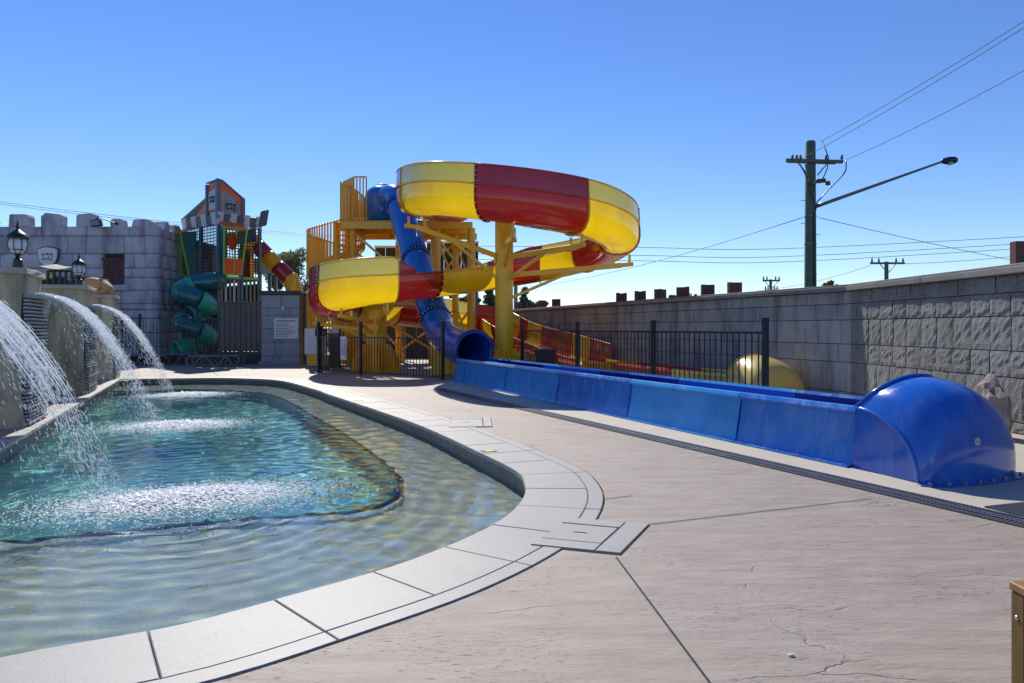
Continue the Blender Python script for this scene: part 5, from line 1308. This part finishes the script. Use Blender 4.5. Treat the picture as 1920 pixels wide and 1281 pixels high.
# ------------------------------------------------------------------ run-out troughs with domed ends
def trough(root, B0, v, n, Wd, Ht, secs, foot, lip=.055, lean=.065):
    B0, v, n = Vector(B0).to_3d(), Vector(v).to_3d().normalized(), Vector(n).to_3d().normalized(); up = Vector((0, 0, 1))
    T = lambda s, c, z: B0+v*s+n*c+up*z
    for s0, s1, mo, mi_ in secs:
        k = 5; e = .006
        prof = [(-.075, .004), (-.075, .022), (-.012, .026), (.0, .05), (.02+lean*.5, Ht*.5), (.02+lean, Ht-.075), (lean-.025, Ht-.06), (lean-.03, Ht-.035), (lean-.005, Ht+.006), (lean+.03, Ht+.014), (lean+.065, Ht+.012), (lean+.085, Ht-.02)]
        sec = MB().grid([[T(s, c, z) for c, z in prof] for s in [s0+e+(s1-s0-2*e)*j/k for j in range(k+1)]], flip=True).build('side_panel', mo, root, auto=35)
        inn = [(lean+.085, Ht-.02), (lean+.10, Ht*.5), (lean+.14, .12), (lean+.24, .05), (Wd/2, .035), (Wd-.24-lean, .05), (Wd-.14-lean, .12), (Wd-.10-lean, Ht*.5), (Wd-.085-lean, Ht-.02)]
        MB().grid([[T(s, c, z) for c, z in inn] for s in [s0+e+(s1-s0-2*e)*j/k for j in range(k+1)]], flip=True).build('channel', mi_, root, smooth=True)
        sec2 = MB().grid([[T(s, Wd-c, z) for c, z in prof] for s in [s0+e+(s1-s0-2*e)*j/k for j in range(k+1)]]).build('side_panel', mo, root, auto=35)
        mb = MB(); mb.bar(T(s0, -.002, .03), T(s0, lean+.024, Ht-.05), .008, .02, up=n); mb.build('panel_joint', foot, sec)
        mb = MB(); q = s0+.15
        while q < s1: mb.frame_box(T(q, -.05, .024), v*.012, n*.012, up*.008); q += .3
        kind(mb.build('foot_bolts', bolt_m, sec), 'stuff')
    return T
def dome(root, T, s0, Wd, Ht, peak, length, mat, side_mat, bulge=.12):
    nu, nw = 16, 24; rows = []
    for i in range(nu+1):
        u = i/nu; su, cu = math.sin(u*PI/2), math.cos(u*PI/2)
        sc_, zc = s0+length*.84*su, Ht*cu**.9; sm, zm = s0+.32*(1-u)+length*(su**.92), peak*max(cu, 0)**.72
        row = []
        for j in range(nw+1):
            w = -1+2*j/nw; k = max(0, 1-abs(w)**2.3)**.55
            half = Wd/2-.05*(1-u)**2+bulge*math.sin(u*PI/2)*(1-abs(w)**6*.2)
            row.append(T(sc_+(sm-sc_)*k, Wd/2+half*w, max(.012, zc+(zm-zc)*k)))
        rows.append(row)
    hood = MB().grid(rows).build('dome_hood', mat, root, smooth=True)
    edge = [p+Vector((0, 0, .012)) for p in rows[0]]; mb = MB(); mb.tube(edge, .018, 6); mb.build('hood_rim', mat, hood, smooth=True)
    for sg in (0, 1):
        line = [r[0 if sg == 0 else -1] for r in rows]; mb = MB(); mb.tube([p+Vector((0, 0, .005)) for p in line], .018, 6); mb.build('crease_rim', side_mat, hood, smooth=True)
        mb = MB(); c = .0 if sg == 0 else Wd
        mb.grid([[r[0 if sg == 0 else -1], T(s0+length*.84*math.sin(i/nu*PI/2), c-bulge*.5*math.sin(i/nu*PI/2)*(1 if sg == 0 else -1), .01)] for i, r in enumerate(rows)], flip=(sg == 1)); mb.build('cheek', side_mat, root, smooth=True)
    base = [Vector((p.x, p.y, .012)) for p in rows[-1]]; ce = sum(base, Vector())/len(base)
    mb = MB(); mb.grid([[Vector((p.x, p.y, .016)) for p in base], [Vector((p.x, p.y, .016))+(p-T(s0, Wd/2, 0)).normalized()*.10 for p in base]], flip=True); o = mb.build('foot_flange', side_mat, root); o.modifiers.new('t', 'SOLIDIFY').thickness = .012
    mb = MB(); bolts(mb, [base[k]+(base[k]-T(s0, Wd/2, 0)).normalized()*.05+Vector((0, 0, .012)) for k in range(1, nw, 3)], .014); kind(mb.build('foot_bolts', bolt_m, o), 'stuff')
    return rows
bq = empty('blue_trough', (1, 13, 0), 'long blue run-out trough ending in a blue dome in the right foreground', 'slide trough')
vB, nB = (.388, -.922), (.922, .388)
TB = trough(bq, (2.75, 8.77), vB, nB, 1.10, .60, [(-11.05, -10.3, blue_light_m, blue_m), (-10.3, -7.54, blue_light_m, navy_m), (-7.54, -4.98, blue_light_m, blue_m), (-4.98, -2.49, blue_deep_m, navy_m), (-2.49, 0, blue_light_m, blue_m), (0, 1.732, blue_deep_m, navy_m)], navy_m)
rows = dome(bq, TB, 1.72, 1.10, .60, .925, .96, fibreglass('dome_blue', (.010, .12, .56), .05, .16, streak=.25), MATS['dome_blue'], .125)
bi, bj = min(((i, j) for i in range(2, 15) for j in range(3, 22)), key=lambda ij: (960+rows[ij[0]][ij[1]].x/rows[ij[0]][ij[1]].y*F-1835)**2+(HZ+(H-rows[ij[0]][ij[1]].z)/rows[ij[0]][ij[1]].y*F-832)**2+1e4*(rows[ij[0]][ij[1]].y > rows[15][12].y+.9))
c = rows[bi][bj]; nrm = ((rows[bi+1][bj]-rows[bi-1][bj]).cross(rows[bi][bj+1]-rows[bi][bj-1])).normalized(); nrm = nrm if nrm.y < 0 else -nrm
mb = MB(); a = nrm.cross(Vector((0, 0, 1))).normalized(); b = a.cross(nrm)
for r_k, off in ((.034, .006),): mb.add([c+nrm*off+a*(r_k*math.cos(2*PI*j/20))+b*(r_k*math.sin(2*PI*j/20)) for j in range(20)]+[c-nrm*.01+a*(r_k*math.cos(2*PI*j/20))+b*(r_k*math.sin(2*PI*j/20)) for j in range(20)], [tuple(range(20))]+[(i, 20+i, 20+(i+1) % 20, (i+1) % 20) for i in range(20)])
stk = mb.build('round_sticker', white_m, bq)
mb = MB(); mb.tube([c+nrm*.008+a*(.022*math.cos(2*PI*j/14))+b*(.022*math.sin(2*PI*j/14)) for j in range(14)], .002, 4, closed=True); mb.frame_box(c+nrm*.008-b*.0, a*.014, nrm*.001, b*.003); mb.build('sticker_print', metal_m, stk)
yq = empty('yellow_trough', (3.9, 18.5, 0), 'low yellow and red run-out trough along the block wall with a pale yellow dome', 'slide trough')
vY, nY = Vector((.335, -.942)), Vector((.942, .335)); By = Vector((4.7, 16.3))-nY*.52
TY = trough(yq, By, vY, nY, 1.04, .42, [(-6.3, -4.3, yellow_m, yellow_m), (-4.3, -1.2, lip_r, red_m), (-1.2, .95, cream_m, yellow_m)], cream_m)
dome(yq, TY, .92, 1.04, .42, .84, 1.25, cream_m, cream_m, .2)
tub = empty('black_tub', (PX(1023, 20.3), 20.3, 0), 'black open tub standing behind the bar fence beside the yellow chute', 'tub')
mb = MB(); x, y = PX(1023, 20.3), 20.3; mb.add([(x-.24, y-.2, 0), (x+.24, y-.2, 0), (x+.24, y+.2, 0), (x-.24, y+.2, 0), (x-.30, y-.25, .80), (x+.30, y-.25, .80), (x+.30, y+.25, .80), (x-.30, y+.25, .80)], [(3, 2, 1, 0), (0, 1, 5, 4), (1, 2, 6, 5), (2, 3, 7, 6), (3, 0, 4, 7)]); mb.build('body', black_m, tub, bevel=.02)
mb = MB(); mb.tube([(x-.31, y-.26, .8), (x+.31, y-.26, .8), (x+.31, y+.26, .8), (x-.31, y+.26, .8)], .022, 6, closed=True); mb.build('rim', black_m, tub)
# rock by the wall
bm = bmesh.new(); bmesh.ops.create_icosphere(bm, subdivisions=3, radius=.30); rr = np.random.default_rng(4)
for v in bm.verts:
    k = 1+.14*math.sin(7*v.co.x*4+1)+.10*math.sin(9*v.co.z*3+v.co.y*11); v.co = Vector((v.co.x*k*.55, v.co.y*k, v.co.z*1.15*k*(1.25 if v.co.z > 0 else .9)))
me = bpy.data.meshes.new('rock'); bm.to_mesh(me); bm.free(); me.materials.append(rock_m); tag(link('rock', me, None, (PX(1857, 9.2), 9.2, .30)), 'pointed brown rock leaning at the foot of the split-face wall', 'rock')

# ------------------------------------------------------------------ timber planter corner
px_, py2 = PX(1895, 2.5), 2.5; pl = empty('timber_planter', (px_+.4, 1.9, 0), 'timber planter box corner at the bottom right edge', 'planter')
mb = MB(); mb.box(px_, px_+.06, 2.435, 2.5, 0, .485); po = mb.build('corner_post', timber_end, pl, bevel=.004)
mb = MB(); mb.box(px_, px_+.06, 1.1, 1.165, 0, .485); mb.build('corner_post', timber_end, pl, bevel=.004)
mb = MB(); mb.box(px_-.004, px_+.085, 1.1, 2.505, .487, .517); mb.build('top_rail', timber_m, pl, bevel=.004); mb = MB(); mb.box(px_+.088, px_+.9, 2.42, 2.505, .487, .517); mb.build('top_rail', timber_m, pl, bevel=.004)
for k in range(5):
    mb = MB(); mb.box(px_+.012, px_+.035, 1.168, 2.432, .02+k*.094, .02+k*.094+.088); mb.build('plank', timber_m, pl, bevel=.004); mb = MB(); mb.box(px_+.063, px_+.9, 2.46, 2.485, .02+k*.094, .02+k*.094+.088); mb.build('plank', timber_m, pl, bevel=.004)
mb = MB(); mb.box(px_+.04, px_+.88, 1.15, 2.45, .3, .42); mb.build('soil', bark_m, pl)
mb = MB(); mb.lathe((0, 0, 0), [(.009, 0), (.009, .003), (.004, .006)], 10); sm_, _ = mb.data('screw', bolt_m, True, (0, 0, 0))
o = link('screw', sm_, po, Vector((px_, 2.468, .40))-WL[po]); o.rotation_euler = (0, -PI/2, 0)

# ------------------------------------------------------------------ power poles and lines
pd = 28.0; bx = PX(1519.5, pd)
pp = empty('power_pole', (bx, pd, 0), 'tall green grey timber power pole with a street light arm behind the wall', 'power pole')
mb = MB(); mb.lathe((bx, pd, 0), [(.235, 0), (.225, 3.0), (.19, PZ(266, pd)-.02), (.17, PZ(265, pd))], 20); mb.build('pole', pole_m, pp, auto=40)
za = PZ(305, pd)
mb = MB(); mb.bar((PX(1468, pd), pd-.30, za+.02), (PX(1577, pd), pd-.14, za+.0), .10, .13); mb.build('crossarm', arm_wood, pp, bevel=.01)
mb = MB(); mb.bar((PX(1480, pd), pd+.2, za+.10), (PX(1572, pd), pd+.26, za+.05), .09, .12); mb.build('crossarm', arm_wood, pp, bevel=.01)
for sg in (-1, 1): arm(pp, (bx+sg*.18, pd-.22, za-.55), (bx+sg*.62, pd-.22, za), .03, .05, 'brace', metal_m)
for k, px in enumerate((1482, 1490, 1497, 1545, 1574)):
    mb = MB(); mb.lathe((PX(px, pd), pd-.2, za+.08), [(.05, 0), (.06, .05), (.035, .09), (.06, .13), (.03, .17)], 10); mb.build('insulator', arm_wood, pp, smooth=True)
mb = MB(); mb.tube([(PX(1538, pd), pd-.2, PZ(268, pd)), (PX(1545, pd), pd-.4, PZ(300, pd)), (PX(1543, pd), pd-.4, PZ(320, pd)), (PX(1534, pd), pd-.28, PZ(345, pd))], .022, 6)
mb.tube(catmull([(PX(1582, pd), pd-.2, PZ(303, pd)), (PX(1578, pd), pd-.3, PZ(325, pd)), (PX(1560, pd), pd-.35, PZ(345, pd)), (PX(1535, pd), pd-.3, PZ(372, pd)), (PX(1524, pd), pd-.25, PZ(400, pd)), (PX(1522, pd), pd-.25, PZ(540, pd))], 5), .024, 6)
mb.tube(catmull([(PX(1496, pd), pd-.2, PZ(310, pd)), (PX(1506, pd), pd-.3, PZ(335, pd)), (PX(1512, pd), pd-.3, PZ(358, pd)), (PX(1522, pd), pd-.28, PZ(382, pd))], 5), .022, 6); mb.build('down_cable', black_m, pp, smooth=True)
for px, py in ((1512, 343), (1520, 345), (1529, 343), (1537, 342), (1545, 347)): mb = MB(); mb.rbox((PX(px, pd), pd-.34, PZ(py, pd)-.08), (.16, .12, .16), .3); mb.build('fuse_box', rust_m if px != 1520 else metal_m, pp, bevel=.02)
mb = MB(); mb.box(bx+.02, bx+.10, pd-.25, pd-.20, 0, PZ(400, pd)); mb.build('cable_guard', black_m, pp)
for py in (407, 459, 515): mb = MB(); mb.lathe((bx, pd, PZ(py, pd)), [(.232, 0), (.232, .04)], 20); mb.build('strap', metal_m, pp)
for py, sg in ((376, -1), (419, -1), (440, 1)): arm(pp, (bx+sg*.15, pd, PZ(py, pd)), (bx+sg*.38, pd, PZ(py, pd)), .02, .02, 'step_peg', metal_m)
la, lb = Vector((bx+.12, pd-.1, PZ(389, pd))), Vector((PX(1752, pd), pd-.6, PZ(309, pd)))
mb = MB(); mb.tube([la.lerp(lb, k/8) for k in range(9)], [.075-.035*k/8 for k in range(9)], 10); mb.build('lamp_arm', metal_m, pp, smooth=True)
mb = MB(); dl = (lb-la).normalized(); dl.z *= .2; dl.normalize(); n_ = 10
ls = [lb+dl*(x-.1) for x in (0, .06, .16, .32, .48, .58, .62)]; mb.tube(ls, [.04, .09, .13, .15, .14, .09, .02], 12); o = mb.build('lamp_head', black_m, pp, smooth=True)
mb = MB(); mb.lathe((ls[3].x, ls[3].y, ls[3].z-.19), [(.02, 0), (.09, .03), (.13, .09), (.14, .12)], 14); mb.build('lamp_lens', glass_m, o, smooth=True)
def small_pole(px, d, ytop, w, lab, xa_=.9):
    x = PX(px, d); t = empty('power_pole', (x, d, 0), lab, 'power pole', 'small distant power poles beyond the wall'); z = PZ(ytop, d)
    mb = MB(); mb.lathe((x, d, 0), [(w, 0), (w*.8, z)], 10); mb.build('pole', arm_wood, t, auto=40)
    for k, zz in enumerate((z-.12, z-.95)[:2 if xa_ < 1.2 else 1]):
        mb = MB(); mb.box(x-xa_*(1 if k == 0 else .75), x+xa_*(1 if k == 0 else .75), d-.2, d-.1, zz-.07, zz+.07); mb.build('crossarm', arm_wood, t)
        for s in (-.9, -.5, .5, .9): mb = MB(); mb.lathe((x+s*xa_*(1 if k == 0 else .75), d-.15, zz+.08), [(.06, 0), (.08, .1), (.04, .2), (.07, .25), (.03, .3)], 8); mb.build('insulator', metal_m, t, smooth=True)
    for sg in (-1, 1): arm(t, (x+sg*.05, d-.2, z-.8), (x+sg*.6, d-.2, z-.15), .05, .05, 'brace', metal_m)
small_pole(1445, 62, 524, .15, 'small distant power pole with two crossarms left of the tall pole', .75)
small_pole(1662, 52, 491, .17, 'distant power pole with one wide crossarm right of the tall pole', 1.25)
def wire(pts, r, lab, sag=None):
    mb = MB(); mb.tube(pts, r, 5); tag(mb.build('power_line', wire_m, None, smooth=True), lab, 'power line', 'overhead power lines')
def span(a, b, sag, n=16): a, b = Vector(a), Vector(b); return [a.lerp(b, k/n)-Vector((0, 0, sag*4*(k/n)*(1-k/n))) for k in range(n+1)]
W3 = lambda px, py, d: (PX(px, d), d, PZ(py, d))
wire(span(W3(1538, 266, pd), W3(2100, -75, 17), .12), .011, 'upper power line of the close pair leaving the tall pole top toward upper right')
wire(span(W3(1499, 300, pd), W3(2100, -62, 17.2), .12), .011, 'lower power line of the close pair, fixed at the left of the crossarm')
wire(span(W3(1582, 302, pd), W3(2100, 30, 17), .15), .011, 'power line from the right end of the crossarm toward upper right')
wire(span(W3(1505, 408, pd), W3(960, 541, 60), .5), .014, 'cable sagging down left from the tall pole to behind the slide')
wire(span(W3(1535, 408, pd), W3(1990, 505, 42), .1), .013, 'cable running down right from the tall pole')
for k, (ya, yb, yc, dk) in enumerate(((463, 467, 444, 50), (478, 482, 457, 50.3), (488, 492, 466, 50.6))):
    wire(catmull([W3(800, ya-2, dk), W3(1190, ya+1, dk), W3(1450, yb, dk), W3(1920, yc, dk), W3(2300, yc-25, dk)], 6), .018, ('topmost', 'middle', 'lowest')[k]+' of three nearly level distant power lines behind the tall pole')
wire(span(W3(1632, 498, 52), W3(1420, 545, 62), .3), .016, 'faint distant line between the two small power poles'); wire(span(W3(1690, 495, 52), W3(2050, 462, 46), .2), .016, 'faint distant line running right from the wide crossarm pole')
wire(span(W3(-60, 371, 60), W3(620, 442, 60), .25, 20), .020, 'upper line of the pair crossing the sky behind the castle'); wire(span(W3(-60, 375, 60), W3(620, 446, 60), .25, 20), .018, 'lower line of the pair crossing the sky behind the castle')
t = empty('post', (PX(967, 45), 45, 0), 'thin pale post behind the wall beside the conifer', 'post'); mb = MB(); mb.lathe((PX(967, 45), 45, 0), [(.14, 0), (.12, PZ(525, 45))], 10); mb.build('shaft', metal_m, t)

# ------------------------------------------------------------------ trees beyond the walls
def tree(px, d, ytop, wpx, ybot, leaf, n, lab, seed, conifer=False, size=.26, group='trees beyond the walls'):
    r = np.random.default_rng(seed); x = PX(px, d); zt, zb = PZ(ytop, d), PZ(ybot, d); R = wpx*d/F/2
    root = empty('tree', (x, d, 0), lab, 'tree', group); mb = MB(); mb.tube([(x, d, 0), (x+.1, d, zb*.6), (x, d+.1, (zb+zt)/2), (x, d, zt-.3)], [.30, .24, .15, .04], 10)
    for k in range(6 if not conifer else 0):
        th = 2*PI*k/6+r.uniform(0, .6); z0 = zb*.7+(zt-zb)*.1*r.random(); mb.tube([(x, d, z0), (x+math.cos(th)*R*.4, d+math.sin(th)*R*.4, z0+(zt-zb)*.3), (x+math.cos(th)*R*.75, d+math.sin(th)*R*.75, z0+(zt-zb)*.45)], [.14, .09, .03], 7)
    mb.build('trunk', bark_m, root, smooth=True)
    clumps = []
    for k in range(26 if not conifer else 40):
        if conifer: f = r.random(); rad = R*(1-f)*.95+.08; th = r.uniform(0, 2*PI); clumps.append((x+math.cos(th)*rad*.8, d+math.sin(th)*rad*.8, zb+(zt-zb)*f, .22*R+.1))
        else:
            v = r.normal(0, 1, 3); v /= np.linalg.norm(v); q = r.uniform(.45, .88)
            clumps.append((x+v[0]*R*q, d+v[1]*R*q*.9, (zb+zt)/2+v[2]*(zt-zb)/2*q, R*r.uniform(.18, .36)))
    per = n//len(clumps); V = []; Fc = []
    for cx, cy, cz, cr in clumps:
        v = r.normal(0, 1, (per, 3)); v /= np.linalg.norm(v, axis=1)[:, None]; pos_ = v*(cr*r.uniform(.35, 1.0, (per, 1))**.6)*np.array([1, 1, .75])+np.array([cx, cy, cz])
        a = r.normal(0, 1, (per, 3)); a /= np.linalg.norm(a, axis=1)[:, None]; b = np.cross(a, v); b /= (np.linalg.norm(b, axis=1)[:, None]+1e-6)
        s = r.uniform(.5, 1.1, (per, 1))*size
        for q0, q1, q2, q3 in zip(pos_-a*s*.5, pos_+b*s*.25, pos_+a*s*.5, pos_-b*s*.25):
            k = len(V); V += [q0, q1, q2, q3]; Fc.append((k, k+1, k+2, k+3))
    mb = MB(); mb.v = V; mb.f = Fc; mb.m = [0]*len(Fc); mb.build('crown', leaf, root)
L0, L1, L2, L3 = leafs
tree(545, 46, 459, 118, 560, L0, 9000, 'broad olive green tree behind the grey block house and tube slide', 1, size=.22)
tree(592, 47, 500, 60, 600, L1, 4500, 'darker tree rising behind the spiral stair', 2, size=.22)
tree(338, 44, 472, 50, 600, L3, 4500, 'yellow green tree between the castle and the play tower', 3, size=.22)
tree(420, 50, 560, 150, 650, L0, 5000, 'low bushy tree behind the play tower', 4)
tree(515, 45, 560, 70, 640, L1, 3000, 'dark bush low behind the small shelter', 14)
tree(850, 62, 541, 46, 600, L0, 3500, 'olive tree seen under the yellow flume', 5, size=.3)
tree(886, 64, 545, 40, 600, L3, 2600, 'pale tree just left of the tall yellow column', 6, size=.3)
tree(918, 60, 533, 34, 600, L2, 3600, 'narrow dark conifer left of the tall yellow column', 7, True, size=.3)
tree(984, 60, 541, 30, 590, L2, 3600, 'pointed conifer right of the tall yellow column', 8, True, size=.3)
tree(1012, 66, 560, 40, 600, L0, 2400, 'low tree behind the far group of rusty blocks', 9, size=.3)
tree(1296, 62, 543, 26, 590, L3, 1800, 'small bush top showing between the rusty blocks', 10, size=.3)
tree(1262, 60, 552, 40, 590, L1, 1800, 'low dark bush behind the middle rusty blocks', 15, size=.3)
tree(1562, 60, 525, 46, 580, L3, 2600, 'rounded yellow green tree top over the wall right of the tall pole', 11, size=.3)
tree(1612, 60, 529, 46, 580, L0, 2200, 'flatter tree top over the wall, farther right of the tall pole', 12, size=.3)
tree(112, 27.2, 505, 90, 580, L3, 3000, 'leafy shrub behind the dark trellis at left', 13, size=.16)
